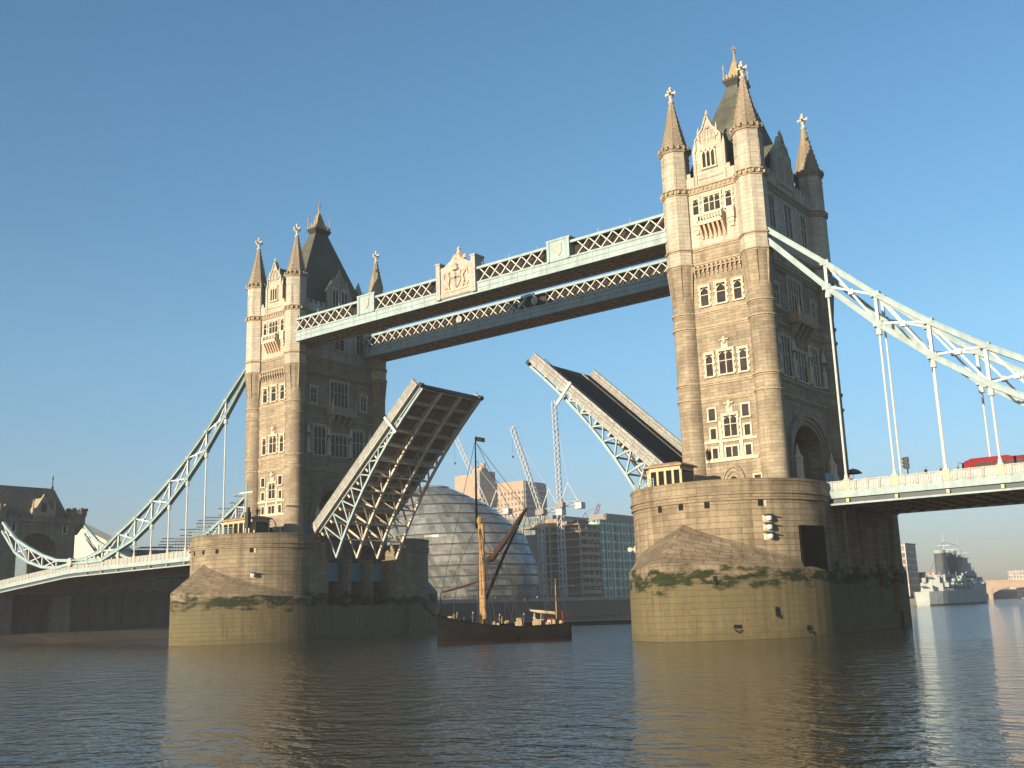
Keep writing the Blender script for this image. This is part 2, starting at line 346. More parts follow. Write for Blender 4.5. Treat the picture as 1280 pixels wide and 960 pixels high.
def make_tower():
    X = D; R = thing('bridge_tower', 'nearer, right hand stone bridge tower with pinnacles, beside the deck carrying the red bus', 'tower', (X, 0, 15.1), 0, 'pair of bridge towers')
    E = ((X, -WY, 0), (1, 0, 0), (0, -1, 0)); N = ((X+WX, 0, 0), (0, 1, 0), (1, 0, 0)); S = ((X-WX, 0, 0), (0, 1, 0), (-1, 0, 0))
    # walls with the road arch through them
    m = MB(); hw, spr, cr = 4.7, 19.6, 24.3; zt = 27.0
    m.box(X-WX, X+WX, -WY, -hw, 14.9, zt); m.box(X-WX, X+WX, hw, WY, 14.9, zt)
    arch = [(-hw, spr)]+[(hw*math.cos(PI-PI*k/16), spr+(cr-spr)*math.sin(PI*k/16)**.85) for k in range(1, 16)]+[(hw, spr)]
    for (a, za), (b, zb) in zip(arch, arch[1:]):
        m.hexa([(X-WX, a, za), (X+WX, a, za), (X+WX, b, zb), (X-WX, b, zb)], [(X-WX, a, zt), (X+WX, a, zt), (X+WX, b, zt), (X-WX, b, zt)])
    m.mi = 0; m.box(X-WX, X+WX, -WY, WY, zt, 46.2); m.mi = 1; m.box(X-WX+.002, X+WX-.002, -WY+.002, WY-.002, 46.2, 54.2)
    m.build('wall', ['granite', 'portland'], R)
    # archway mouldings (stepped rings) on both road faces
    for fr in (N, S):
        m = MB(fr)
        for (r0, dz, out) in ((.0, .0, .12), (.55, .5, .3), (1.1, 1.0, .5)):
            A = [((hw+r0)*math.cos(PI-PI*k/20), spr+(cr-spr+dz)*max(0, math.sin(PI*k/20))**.85) for k in range(21)]
            B = [((hw+r0+.5)*math.cos(PI-PI*k/20), spr+(cr-spr+dz+.5)*max(0, math.sin(PI*k/20))**.85) for k in range(21)]
            for k in range(20):
                m.hexa([(A[k][0], 0, A[k][1]), (A[k+1][0], 0, A[k+1][1]), (B[k+1][0], 0, B[k+1][1]), (B[k][0], 0, B[k][1])],
                       [(A[k][0], out, A[k][1]), (A[k+1][0], out, A[k+1][1]), (B[k+1][0], out, B[k+1][1]), (B[k][0], out, B[k][1])])
            for s in (-1, 1): m.box(min(s*(hw+r0), s*(hw+r0+.5)), max(s*(hw+r0), s*(hw+r0+.5)), 0, out, 15, spr)
        m.build('archway', 'granite', R)
    # corner turrets
    for sx in (-1, 1):
        for sy in (-1, 1):
            c = (X+sx*TX, sy*TY); m = MB(); ph = PI/8
            m.mi = 0; m.sm = True; m.lathe([(1.72, 15), (1.72, 16.6), (1.56, 17.0), (1.52, 40.2)], 28, c, 0, False); m.sm = False
            m.lathe([(1.50, 40.2), (1.58, 41.5), (1.72, 43.2), (1.80, 44.2)], 16, c, ph, False)
            for j in range(8):                                     # squinch fins that turn round into octagon
                a = ph+2*PI*j/8
                p = lambda r, da: (c[0]+r*math.cos(a+da), c[1]+r*math.sin(a+da))
                m.hexa([(*p(1.3, -.05), 39.6), (*p(1.3, .05), 39.6), (*p(1.54, 0), 39.6)],
                       [(*p(1.3, -.34), 43.9), (*p(1.3, .34), 43.9), (*p(1.95, 0), 43.9)])
            m.mi = 1; m.lathe([(1.86, 44.2), (1.86, 53.3)], 8, c, ph, False)
            m.lathe([(1.74, 54.2), (1.74, 58.2), (1.86, 58.5), (1.74, 58.6), (1.80, 59.2)], 8, c, ph, False)
            for j in range(8):                                     # sunk panels on the top stage
                a = 2*PI*j/8; U = (-math.sin(a), math.cos(a), 0); Nn = (math.cos(a), math.sin(a), 0); r = 1.74*math.cos(PI/8)
                q = MB(((c[0]+r*Nn[0], c[1]+r*Nn[1], 0), U, Nn))
                for u0, u1, z0, z1 in ((-.62, -.5, 54.6, 58), (.5, .62, 54.6, 58), (-.5, .5, 57.8, 58), (-.5, .5, 56.2, 56.32)):
                    q.box(u0, u1, 0, .06, z0, z1)
                b0 = len(m.v); m.v += q.v; m.f += [(tuple(i+b0 for i in ids), 1, False, None) for ids, _, _, _ in q.f]
            t = m.build('turret', ['granite', 'portland'], R)
            m = MB(); m.lathe([(1.95, 59.2), (2.05, 59.55), (1.78, 59.8), (.95, 63.4), (.30, 66.5), (.30, 66.6)], 8, c, ph)
            for j in range(16):
                a = 2*PI*j/16; q = (c[0]+1.92*math.cos(a), c[1]+1.92*math.sin(a)); m.box(q[0]-.16, q[0]+.16, q[1]-.16, q[1]+.16, 59.5, 60.0)
            for j in range(8):
                a = ph+2*PI*j/8
                for k in range(9):
                    z = 60.4+k*.7; rr = 1.72-(z-60)*.222; q = (c[0]+rr*math.cos(a), c[1]+rr*math.sin(a)); m.box(q[0]-.06, q[0]+.06, q[1]-.06, q[1]+.06, z, z+.14)
            sp = m.build('spire', 'spire', t)
            m = MB(); m.lathe([(.22, 66.5), (.46, 66.75), (.2, 67.0), (.16, 67.3), (.34, 67.5), (.16, 67.7), (.13, 68.5), (.24, 68.7), (0, 69.0)], 8, c)
            for dx, dy in ((1, 0), (0, 1)):
                m.bar((c[0]-dx*.75, c[1]-dy*.62, 67.95), (c[0]+dx*.62, c[1]+dy*.62, 67.95), .14, .18)
                for s in (-1, 1): m.lathe([(.03, 67.7), (.17, 67.9), (.15, 68.05), (.02, 68.25)], 6, (c[0]+s*dx*.62, c[1]+s*dy*.62))
            m.build('finial', 'trim', t)
    # string courses running round walls and turrets
    def course(m, z0, z1, out, tr):
        for s in (-1, 1):
            m.box(X-TX+.5, X+TX-.5, min(s*WY, s*(WY+out)), max(s*WY, s*(WY+out)), z0, z1)
            m.box(min(X+s*WX, X+s*(WX+out)), max(X+s*WX, X+s*(WX+out)), -TY+.5, TY-.5, z0, z1)
        for sx in (-1, 1):
            for sy in (-1, 1): m.lathe([(tr-.05, z0-.03), (tr+out, z0+.03), (tr+out, z1-.05), (tr-.05, z1+.04)], 24 if tr < 1.6 else 8, (X+sx*TX, sy*TY), 0 if tr < 1.6 else PI/8)
    for z in BANDS:
        m = MB(); tr = 1.52 if z < 40 else 1.84; course(m, z-.14, z+.12, .2, tr); course(m, z-.34, z-.15, .09, tr); m.build('string_course', 'band', R)
    m = MB(); course(m, 53.3, 53.5, .16, 1.84); course(m, 53.98, 54.22, .30, 1.84); course(m, 53.5, 53.98, .14, 1.84)
    for k in range(15):
        u = -4.2+k*.6
        for s in (-1, 1): m.box(X+u-.14, X+u+.14, min(s*(WY+.12), s*(WY+.26)), max(s*(WY+.12), s*(WY+.26)), 53.55, 53.92)
    for k in range(27):
        u = -7.8+k*.6
        for s in (-1, 1): m.box(X+min(s*(WX+.12), s*(WX+.26)), X+max(s*(WX+.12), s*(WX+.26)), u-.14, u+.14, 53.55, 53.92)
    for sx in (-1, 1):
        for sy in (-1, 1):
            for j in range(16):
                a = 2*PI*(j+.5)/16; m.box(*(X+sx*TX+1.98*math.cos(a)+d for d in (-.13, .13)), *(sy*TY+1.98*math.sin(a)+d for d in (-.13, .13)), 53.55, 53.92)
    m.build('cornice', 'band', R)
    # windows
    def window(fr, u0, u1, z0, z1, lights=1, head='point', tooth=True, transom=True, fw_=.2, mat='trim'):
        m = MB(fr); d = .15; hh = (u1-u0)/lights*.55 if head == 'point' else 0
        m.box(u0-fw_, u0, 0, d, z0-.16, z1); m.box(u1, u1+fw_, 0, d, z0-.16, z1); m.box(u0-fw_-.08, u1+fw_+.08, 0, d+.1, z0-.3, z0-.12)
        m.box(u0-fw_, u1+fw_, 0, d, z1, z1+fw_)
        if head == 'point':
            m.box(u0-fw_-.1, u1+fw_+.1, 0, d+.09, z1+fw_, z1+fw_+.12)
            for s in (0, 1): x = (u0-fw_-.1, u1+fw_-.02)[s]; m.box(x, x+.12, 0, d+.09, z1-.5, z1+fw_)
        if tooth:
            z = z0-.1; k = 0
            while z < z1-.2:
                if k % 2 == 0: m.box(u0-fw_-.16, u0-fw_, 0, d-.03, z, z+.34); m.box(u1+fw_, u1+fw_+.16, 0, d-.03, z, z+.34)
                z += .36; k += 1
        lw = (u1-u0)/lights
        for k in range(lights):
            a = u0+k*lw; b = a+lw
            if k: m.box(a-.06, a+.06, 0, d-.02, z0-.12, z1)
            if head == 'point':
                c = (a+b)/2
                for s, e in ((-1, a), (1, b)):
                    m.hexa([(e, 0, z1-hh), (e, 0, z1), (c, 0, z1)], [(e, d-.04, z1-hh), (e, d-.04, z1), (c, d-.04, z1)])
                    m.hexa([(e, 0, z1-hh*.6), (c+s*.12*lw, 0, z1-hh*.2), (c, 0, z1), (e, 0, z1)], [(e, d-.04, z1-hh*.6), (c+s*.12*lw, d-.04, z1-hh*.2), (c, d-.04, z1), (e, d-.04, z1)])
        if transom and z1-z0 > 1.4: zm = z0+(z1-z0)*.56; m.box(u0, u1, 0, d-.05, zm-.045, zm+.045)
        w = m.build('window', mat, R)
        q = MB(fr); q.box(u0, u1, -.05, .03, z0-.12, z1); q.build('pane', 'glass', w)
        return w
    Wn = [(-2.68, -1.95, 50.7, 52.55, 1), (-1.2, .95, 50.7, 52.6, 3), (1.75, 2.5, 50.7, 52.55, 1),
          (-2.5, -1.5, 38.95, 41.2, 1), (-.25-.12, .75, 38.95, 41.3, 1), (1.9, 2.85, 38.95, 41.2, 1),
          (-2.45, -1.6, 30.2, 32.75, 1), (-.7, 1.0, 30.25, 32.9, 2), (1.95, 2.8, 30.2, 32.75, 1),
          (-.7, .9, 22.75, 25.1, 2)]
    for u0, u1, z0, z1, L in Wn: window(E, u0, u1, z0, z1, L)
    for u0, u1, z0, z1 in ((-2.6, -1.75, 24.85, 26.15), (1.7, 2.55, 24.85, 26.15), (-2.5, -1.8, 22.6, 23.75), (1.85, 2.55, 22.6, 23.75),
                           (-2.4, -1.75, 20.3, 21.4), (1.8, 2.5, 20.3, 21.4), (-.7, .8, 20.3, 21.4), (2.6, 3.4, 17.3, 17.8)):
        window(E, u0, u1, z0, z1, 2 if u1-u0 > 1.2 else 1, 'flat', False, False)
    for z0, z1 in ((22.02, 22.3), (19.75, 20.1)):
        m = MB(E); m.box(-3.35, 3.35, 0, .2, z0, z1); m.build('white_band', 'trim', R)
    for u in (-1.25, 1.3):
        m = MB(E); m.box(u-.22, u+.22, 0, .13, 20.1, 22.02); m.box(u-.16, u+.16, 0, .12, 22.3, 24.6); m.build('pilaster', 'trim', R)
    # small canopied niches with carved figures over the windows
    for z in (33.9, 26.2):
        m = MB(E); m.box(-.32, .52, 0, .14, z-.7, z+.1); m.lathe([(.1, z-.2), (.34, z+.05), (.2, z+.25), (.3, z+.45), (.05, z+.8)], 8, (.1, .18)); m.box(-.5, .7, 0, .3, z+.3, z+.42)
        m.build('carved_shield', 'trim', R)
    m = MB(E)                                                       # corbel frieze under the upper stage
    m.box(-3.2, 3.2, 0, .34, 43.45, 43.6)
    for k in range(11): u = -3.0+k*.6; m.box(u-.1, u+.1, 0, .4, 43.0, 43.45); m.box(u-.08, u+.08, 0, .22, 42.6, 43.0); m.box(u-.13, u+.13, 0, .42, 43.6, 43.95)
    m.build('corbel_frieze', 'band', R)
    # arched recess low on the east wall
    m = MB(E)
    for r, o in ((1.5, .28), (1.2, .18), (.9, .1)):
        P = [(r*math.cos(PI-PI*k/12)*1.0, 16.9+1.62*r*math.sin(PI*k/12)**.9) for k in range(13)]; r2 = r-.26
        Q = [(r2*math.cos(PI-PI*k/12)*1.0, 16.9+1.62*r2*math.sin(PI*k/12)**.9) for k in range(13)]
        for k in range(12): m.hexa([(Q[k][0], 0, Q[k][1]), (Q[k+1][0], 0, Q[k+1][1]), (P[k+1][0], 0, P[k+1][1]), (P[k][0], 0, P[k][1])], [(Q[k][0], o, Q[k][1]), (Q[k+1][0], o, Q[k+1][1]), (P[k+1][0], o, P[k+1][1]), (P[k][0], o, P[k][1])])
    nic = m.build('niche', 'granite', R)
    q = MB(E); q.prism([(.62*math.cos(PI*k/10), 16.9+1.0*math.sin(PI*k/10)) for k in range(11)]+[(-.62, 15.2), (.62, 15.2)], -.03, .04); q.build('doorway', 'dark', nic)
    m = MB(E); m.box(-2.95, -2.87, 0, .6, 20.9, 21.0); m.lathe([(.02, 21.5), (.12, 21.2), (.28, 20.95), (.24, 20.9), (.16, 20.2), (.05, 20.05), (.03, 19.5), (.08, 19.3)], 6, (-2.9, .55)); m.build('lantern', 'black', R)
    # balcony on the east front with pierced parapet and corbels
    m = MB(E); m.box(-1.75, 1.5, 0, 1.15, 48.75, 49.0); m.box(-1.75, 1.5, 1.0, 1.15, 49.0, 49.25); m.box(-1.75, 1.5, 1.0, 1.18, 49.85, 50.05)
    for k in range(9): u = -1.7+k*.393; m.box(u-.07, u+.07, 1.0, 1.13, 49.25, 49.85)
    for u in (-1.75, 1.38): m.box(u, u+.12, 0, 1.15, 49, 50.05)
    for u in (-2.75, 1.95):
        m.box(u, u+.9, 0, .55, 49.0, 50.3); m.box(u+.1, u+.8, 0, .4, 48.5, 49.0); m.box(u+.2, u+.7, 0, .25, 48.0, 48.5)
    bal = m.build('balcony', 'trim', R)
    m = MB(E)
    for k in range(6):
        u = -1.6+k*.6; m.hexa([(u-.13, 0, 47.2), (u+.13, 0, 47.2), (u+.13, .2, 47.2), (u-.13, .2, 47.2)], [(u-.13, 0, 48.75), (u+.13, 0, 48.75), (u+.13, 1.05, 48.75), (u-.13, 1.05, 48.75)])
    m.build('corbel', 'crest', bal)
    # gables over the cornice
    def gable(fr, hw_, zsh, zpk, wins, depth, mat='portland'):
        m = MB(fr); prof = [(-hw_, 54.2), (hw_, 54.2), (hw_, zsh-2.2), (hw_*.86, zsh-1.6), (hw_*.86, zsh-.4), (hw_*.7, zsh), (hw_*.34, zsh+.9), (0, zpk), (-hw_*.34, zsh+.9), (-hw_*.7, zsh), (-hw_*.86, zsh-.4), (-hw_*.86, zsh-1.6), (-hw_, zsh-2.2)]
        m.prism([(u, z) for u, z in prof], -.55, .1, 1)
        # carved mouldings following the gable, side pinnacles
        for (a, za), (b, zb) in zip(prof[2:-1], prof[3:]): m.bar((a, .14, za), (b, .14, zb), .3, .2, (0, 0, 1) if abs(zb-za) < abs(b-a) else (1, 0, 0))
        for s in (-1, 1):
            u = s*hw_*1.0; m.box(u-.2, u+.2, -.25, .25, 54.2, zsh-2.0); m.lathe([(.28, zsh-2.0), (.3, zsh-1.8), (.0, zsh-.6)], 4, (u, 0), PI/4)
            u = s*hw_*.62; m.box(u-.14, u+.14, .0, .26, zsh-.5, zsh+.5); m.lathe([(.2, zsh+.5), (0, zsh+1.4)], 4, (u, .13), PI/4)
        m.lathe([(.12, zpk-.1), (.24, zpk+.25), (.05, zpk+.7)], 6, (0, 0))
        for k in range(5):
            u = -hw_*.5+k*hw_*.25; m.box(u-.06, u+.06, 0, .2, zsh-.9, zsh+.2+.8*(1-abs(k-2)/2))
        m.box(-hw_*.8, hw_*.8, 0, .22, 54.9, 55.1)
        for k in range(3):                                          # blind tracery and a carved boss in the head
            for s in (-1, 1): m.box(s*(.35+.35*k)-.05, s*(.35+.35*k)+.05, .1, .2, zsh-.7-.1*k, zsh+.9-.45*k)
        m.lathe([(.0, zsh+.6), (.32, zsh+.75), (.32, zsh+1.0), (0, zsh+1.15)], 8, (0, .1))
        gb = m.build('gable', mat, R)
        m = MB(fr); w_ = hw_*.8; m.prism([(-w_, 54.3), (w_, 54.3), (w_, zsh-1.2), (0, zpk-.9), (-w_, zsh-1.2)], -depth-1.5, -.56, 1); m.build('dormer_roof', 'slate', gb)
        for u0, u1, z0, z1, L in wins:
            q = MB(fr); lw = (u1-u0)/L; q.mi = 0
            for k in range(L+1): q.box(u0+k*lw-.08, u0+k*lw+.08, .1, .3, z0, z1)
            q.box(u0-.2, u1+.2, .1, .36, z0-.2, z0); q.box(u0-.1, u1+.1, .1, .3, z1-.25, z1+.12)
            for k in range(L): q.hexa([(u0+k*lw, .1, z1-.75), (u0+k*lw, .1, z1-.2), (u0+k*lw+.5*lw, .1, z1-.2)], [(u0+k*lw, .26, z1-.75), (u0+k*lw, .26, z1-.2), (u0+k*lw+.5*lw, .26, z1-.2)]); q.hexa([(u0+k*lw+lw, .1, z1-.75), (u0+k*lw+lw, .1, z1-.2), (u0+k*lw+.5*lw, .1, z1-.2)], [(u0+k*lw+lw, .26, z1-.75), (u0+k*lw+lw, .26, z1-.2), (u0+k*lw+.5*lw, .26, z1-.2)])
            q.mi = 1; q.box(u0, u1, .08, .13, z0, z1); q.build('window', ['trim', 'glass'], gb)
    Wf = ((X, WY, 0), (1, 0, 0), (0, 1, 0))
    for fr in (E, Wf): gable(fr, 2.0, 60.6, 63.2, [(-.95, .85, 56.3, 58.7, 3)], 4.5)
    for fr in (N, S): gable(fr, 2.6, 59.9, 62.3, [(-1.75, -.35, 55.3, 59.3, 2), (.35, 1.75, 55.3, 59.3, 2)], 3.4)
    # parapet between the turrets
    for s in (-1, 1):
        y = s*(WY+.05)
        for a, b in ((-3.3, -2.1), (2.1, 3.3)):
            m = MB(); m.box(X+a, X+b, y-.2, y+.2, 54.2, 55.5); m.box(X+a+.1, X+a+.6, y-.18, y+.18, 55.5, 56.1); m.build('parapet', 'portland', R)
        x = X+s*(WX+.05)
        for a, b in ((-7.7, -3.2), (3.2, 7.7)):
            m = MB(); m.box(x-.2, x+.2, a, b, 54.2, 55.4)
            for k in range(4): m.box(x-.18, x+.18, a+.2+k*1.15, a+.85+k*1.15, 55.4, 56.1)
            m.build('parapet', 'portland', R)
    # steep truncated roof
    m = MB(); b = [(-4.5, -8.8), (4.5, -8.8), (4.5, 8.8), (-4.5, 8.8)]; t = [(-.75, -1.45), (.75, -1.45), (.75, 1.45), (-.75, 1.45)]; mid = [(-3.75, -7.3), (3.75, -7.3), (3.75, 7.3), (-3.75, 7.3)]
    L = lambda q, z: [(X+x, y, z) for x, y in q]
    m.hexa(L(b, 54.3), L(mid, 58.2)); m.hexa(L(mid, 58.2), L(t, 70.6))
    rf = m.build('roof', 'slate', R)
    m = MB(); m.hexa(L(t, 70.5), L([(-1.1, -1.85), (1.1, -1.85), (1.1, 1.85), (-1.1, 1.85)], 71.2)); m.box(X-1.15, X+1.15, -1.9, 1.9, 71.2, 71.5)
    m.build('roof_cornice', 'iron', rf)
    m = MB()
    for sx in (-1, 1):
        for sy in (-1, 1): m.lathe([(.13, 71.5), (.16, 71.9), (.08, 72.2), (.08, 73.0), (.16, 73.2), (0, 73.9)], 6, (X+sx*.95, sy*1.7))
    for k in range(7):
        for s in (-1, 1): u = -1.4+k*.467; m.box(X+s*1.0-.04, X+s*1.0+.04, u-.1, u+.1, 71.5, 72.2+.25*(k % 2))
    for k in range(3):
        for s in (-1, 1): u = -.5+k*.5; m.box(X+u-.1, X+u+.1, s*1.75-.04, s*1.75+.04, 71.5, 72.2+.25*(k % 2))
    m.hexa(L([(-.8, -1.35), (.8, -1.35), (.8, 1.35), (-.8, 1.35)], 71.5), L([(-.2, -.3), (.2, -.3), (.2, .3), (-.2, .3)], 74.6))
    m.lathe([(.3, 74.5), (.16, 75.2), (.12, 75.8), (.26, 76.0), (.08, 76.2), (.07, 76.8), (0, 77.2)], 8, (X, 0)); m.bar((X-.35, 0, 76.5), (X+.35, 0, 76.5), .12); m.bar((X, -.35, 76.5), (X, .35, 76.5), .12)
    m.build('cresting', 'crown', rf)
    # road-facing fronts
    for fr in (N, S):
        for u0, u1, z0, z1, L_ in ((-6.4, -5.1, 38.5, 41.0, 2), (-2.0, 2.0, 38.5, 42.6, 5), (5.1, 6.4, 38.5, 41.0, 2), (-5.6, -3.1, 29.9, 34.6, 3), (-1.8, 1.8, 29.9, 33.4, 4), (3.1, 5.6, 29.9, 34.6, 3),
                                   (-5.7, -4.1, 48.4, 52.6, 2), (-1.1, 1.1, 48.4, 52.6, 2), (4.1, 5.7, 48.4, 52.6, 2)):
            window(fr, u0, u1, z0, z1, L_, 'point', False, True, .22)
        m = MB(fr); m.box(-2.7, 2.7, 0, 1.5, 36.6, 36.9); m.box(-2.7, 2.7, 1.35, 1.5, 36.9, 38.1)
        for s in (-1, 1): m.box(s*2.62-.08, s*2.62+.08, 0, 1.5, 36.9, 38.1); m.lathe([(.2, 36.7), (.22, 38.4), (.0, 39.6)], 6, (s*2.65, 1.45))
        for u in (-2.1, -.7, .7, 2.1): m.hexa([(u-.2, 0, 34.9), (u+.2, 0, 34.9), (u+.2, .2, 34.9), (u-.2, .2, 34.9)], [(u-.2, 0, 36.6), (u+.2, 0, 36.6), (u+.2, 1.4, 36.6), (u-.2, 1.4, 36.6)])
        m.build('balcony', 'band', R)
        for u in (-7.0, -2.45, 2.45, 7.0):                                # statues in canopied niches beside the windows
            m = MB(fr); m.box(u-.35, u+.35, 0, .5, 29.8, 30.3); m.lathe([(.28, 30.3), (.3, 31.2), (.34, 31.9), (.12, 32.25), (.17, 32.5), (.05, 32.75)], 8, (u, .28)); m.lathe([(.42, 33.2), (.3, 33.7), (.0, 35.0)], 6, (u, .28))
            m.build('statue', 'trim', R)
        m = MB(fr)
        for k in range(25): u = -7.2+k*.6; m.box(u-.1, u+.1, 0, .35, 42.9, 43.5)
        m.box(-7.5, 7.5, 0, .4, 43.5, 43.75); m.build('corbel_frieze', 'band', R)
        for s in (-1, 1):                                             # blue side doors and lodges beside the road arch
            m = MB(fr); m.box(*((2.4, 6.9) if s > 0 else (-7.5, -5.9)), .75 if s > 0 else 0, .95 if s > 0 else .12, 15.1, 18.7 if s > 0 else 18.2); m.build('side_hoarding', 'blue', R)
            m = MB(fr); m.lathe([(.55, 15.1), (.55, 19.6), (.7, 19.8), (.35, 20.2), (.0, 21.6)], 6, (s*5.25, .75)); m.build('gate_post', 'trim', R)
    return R
tower = make_tower()
index_children()
tower2 = copy_tree(tower); tower2.location.x = -D
tower2['label'] = 'far left Gothic stone bridge tower, smaller in view, standing behind the steeper raised bascule'
# ------------------------------------------------------------------ piers
PR, PY = 10.75, 11.82
def arc(X, s, r, a0, a1, n): return [(X+r*math.cos(a0+(a1-a0)*k/n), s*PY+r*math.sin(a0+(a1-a0)*k/n)) for k in range(n+1)]
def make_pier(X, ns, label, east):
    R = thing('bridge_pier', label, 'bridge pier', (X, 0, -5), 0, 'granite bridge piers')
    m = MB(); ZC = 5.2                                               # body: below the chamber sill a full stadium, above it notched
    full = arc(X, -1, PR, -PI, 0, 40)+arc(X, 1, PR, 0, PI, 40)
    m.strip(full, -5, ZC, True)
    a = full[:]
    if ns > 0: notched = arc(X, -1, PR, -PI, 0, 40)+[(X+PR, -7.7), (X+4.4, -7.7), (X+4.4, 7.7), (X+PR, 7.7)]+arc(X, 1, PR, 0, PI, 40)
    else: notched = arc(X, -1, PR, -PI, 0, 40)+arc(X, 1, PR, 0, PI, 40)+[(X-PR, 7.7), (X-4.4, 7.7), (X-4.4, -7.7), (X-PR, -7.7)]
    m.strip(notched, ZC, 14.9, True); m.cap(notched, 14.9); m.cap(full, ZC)
    m.build('shaft', 'pier', R, recalc=False)
    # pointed cutwaters with sloping weathered backs
    for s in (-1, 1):
        m = MB(); n = 30; W = PR+.35; rim = []; top = []
        for k in range(n+1):
            t = -1+2*k/n                                             # ogival plan from side to nose to side
            h = 27.9-PY+1.2; Ro = (W*W+h*h)/(2*W); be = math.asin(h/Ro)*(1-abs(t))
            x = W-Ro+Ro*math.cos(be); yy = PY-1.2+Ro*math.sin(be)
            rim.append((X+math.copysign(x, t), s*yy)); ang = -PI/2+t*math.radians(83)
            top.append((X+(PR+.01)*math.sin(t*math.radians(83)), s*(PY+(PR+.01)*math.cos(t*math.radians(83)))))
        zr = [7.75-1.3*abs(-1+2*k/n) for k in range(n+1)]; zt = [11.8-4.9*abs(-1+2*k/n)**.82 for k in range(n+1)]
        m.strip(rim, -5, zr)
        for k in range(n):
            m.mi = 1
            L = k*.9
            m.poly([(*rim[k], zr[k]), (*rim[k+1], zr[k+1]), (*top[k+1], zt[k+1]), (*top[k], zt[k])], ((L, 0), (L+.9, 0), (L+.9, 5), (L, 5)))
            m.mi = 0
        m.build('cutwater', ['pier', 'slope'], R)
    # projecting courses and parapet at the top of each rounded end
    for s in (-1, 1):
        m = MB()
        for r0, r1, z0, z1 in ((PR-.6, PR+.22, 14.0, 14.3), (PR-.6, PR+.12, 14.3, 14.62), (PR-.6, PR+.30, 14.62, 14.85), (PR-.5, PR+.14, 14.85, 15.95), (PR-.6, PR+.24, 15.95, 16.2)):
            A = [(X+s*0+r1, s*8.6)] ; o = arc(X, s, r1, 0, s*PI, 40); i = arc(X, s, r0, 0, s*PI, 40)
            o = [(X+r1, s*9.9)]+o+[(X-r1, s*9.9)]; i = [(X+r0, s*9.9)]+i+[(X-r0, s*9.9)]
            m.strip(o, z0, z1); m.strip(i[::-1], z0, z1)
            for k in range(len(o)-1):
                for z in (z0, z1): m.poly([(*o[k], z), (*o[k+1], z), (*i[k+1], z), (*i[k], z)])
            for q in (0, -1): m.poly([(*o[q], z0), (*i[q], z0), (*i[q], z1), (*o[q], z1)])
        m.build('parapet', 'pier', R)
    def on_drum(ang, w, z0, z1, d0, d1, name, mat, m=None):
        a = math.radians(ang); U = (-math.sin(a), math.cos(a), 0); Nn = (math.cos(a), math.sin(a), 0)
        return MB(((X+PR*Nn[0], -PY+PR*Nn[1], 0), U, Nn))
    for ang in (-106, -91, -75.5, -46):
        m = on_drum(ang, 0, 0, 0, 0, 0, '', ''); m.box(-.28, .28, -.1, .015, 13.3, 13.95); m.build('drain_hole', 'dark', R)
        m = on_drum(ang, 0, 0, 0, 0, 0, '', ''); m.box(.36, .62, -.1, .05, 13.25, 13.9); m.build('hood_stone', 'trim', R) if ang in (-46,) else None
    return R, on_drum
pierN, drN = make_pier(D, -1, 'granite pier under the near right tower, with black plank panel on its lit face', True)
pierS, drS = make_pier(-D, 1, 'granite pier under the far left tower, bascule chamber open in its dark side', True)
# dark plank panel filling a black rectangle on the near pier, chamber fittings on the far pier
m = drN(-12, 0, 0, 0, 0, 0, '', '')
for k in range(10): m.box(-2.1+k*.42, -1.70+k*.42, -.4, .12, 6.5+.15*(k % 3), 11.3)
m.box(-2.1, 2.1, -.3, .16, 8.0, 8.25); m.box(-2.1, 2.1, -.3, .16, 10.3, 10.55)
m.build('dark_plank_panel', 'timber', pierN)
for X, ns, P in ((-D, 1, pierS), (D, -1, pierN)):
    for k in range(3):
        y = -4.9+k*4.9
        m = MB(); xx = X+ns*8.6; m.box(min(xx, xx-ns*.3), max(xx, xx-ns*.3), y-1.9, y+1.9, 9.0, 11.9); m.build('counterweight_door', 'blue', P)
    for y in (-7.3, -2.45, 2.45, 7.3):
        m = MB(); m.box(min(X+ns*4.4, X+ns*10.6), max(X+ns*4.4, X+ns*10.6), y-.3, y+.3, 5.2, 12.5); m.build('chamber_rib', 'pier', P)
    for y in (10.2,):
        m = MB(); x = X-ns*10.9; m.box(x-.35, x+.35, y-.5, y+.5, 2, 13.6); x = X-ns*10.8; m.build('buttress', 'pier', P)
    for y in (-5.0, 0.0, 5.0):
        m = MB(); x = X-ns*10.9; m.box(x-.15, x+.15, y-.35, y+.35, 3, 13.4); m.build('buttress', 'pier', P)
for xx, zz, w_, h_ in ((46.9, 1.3, .7, .35), (49.6, 2.6, .35, .9), (51.2, .9, .35, .5), (45.5, 6.0, .3, .5)):       # mooring fittings low on the near cutwater
    hh_ = 27.9-PY+1.2; Wc = PR+.35; Rc = (Wc*Wc+hh_*hh_)/(2*Wc); dx_ = xx-D-(Wc-Rc); yy = -(PY-1.2+math.sqrt(max(0, Rc*Rc-dx_*dx_)))
    nx, ny = dx_/Rc, -math.sqrt(max(0, 1-(dx_/Rc)**2)); m = MB(((xx, yy, 0), (-ny, nx, 0), (nx, ny, 0)))
    m.box(-w_/2, w_/2, -.1, .14, zz-h_/2, zz+h_/2); m.tube([(-w_/2, .2, zz-.3), (0, .25, zz-.6), (w_/2, .2, zz-.3)], .06, 5); m.build('mooring_fitting', 'black', pierN)
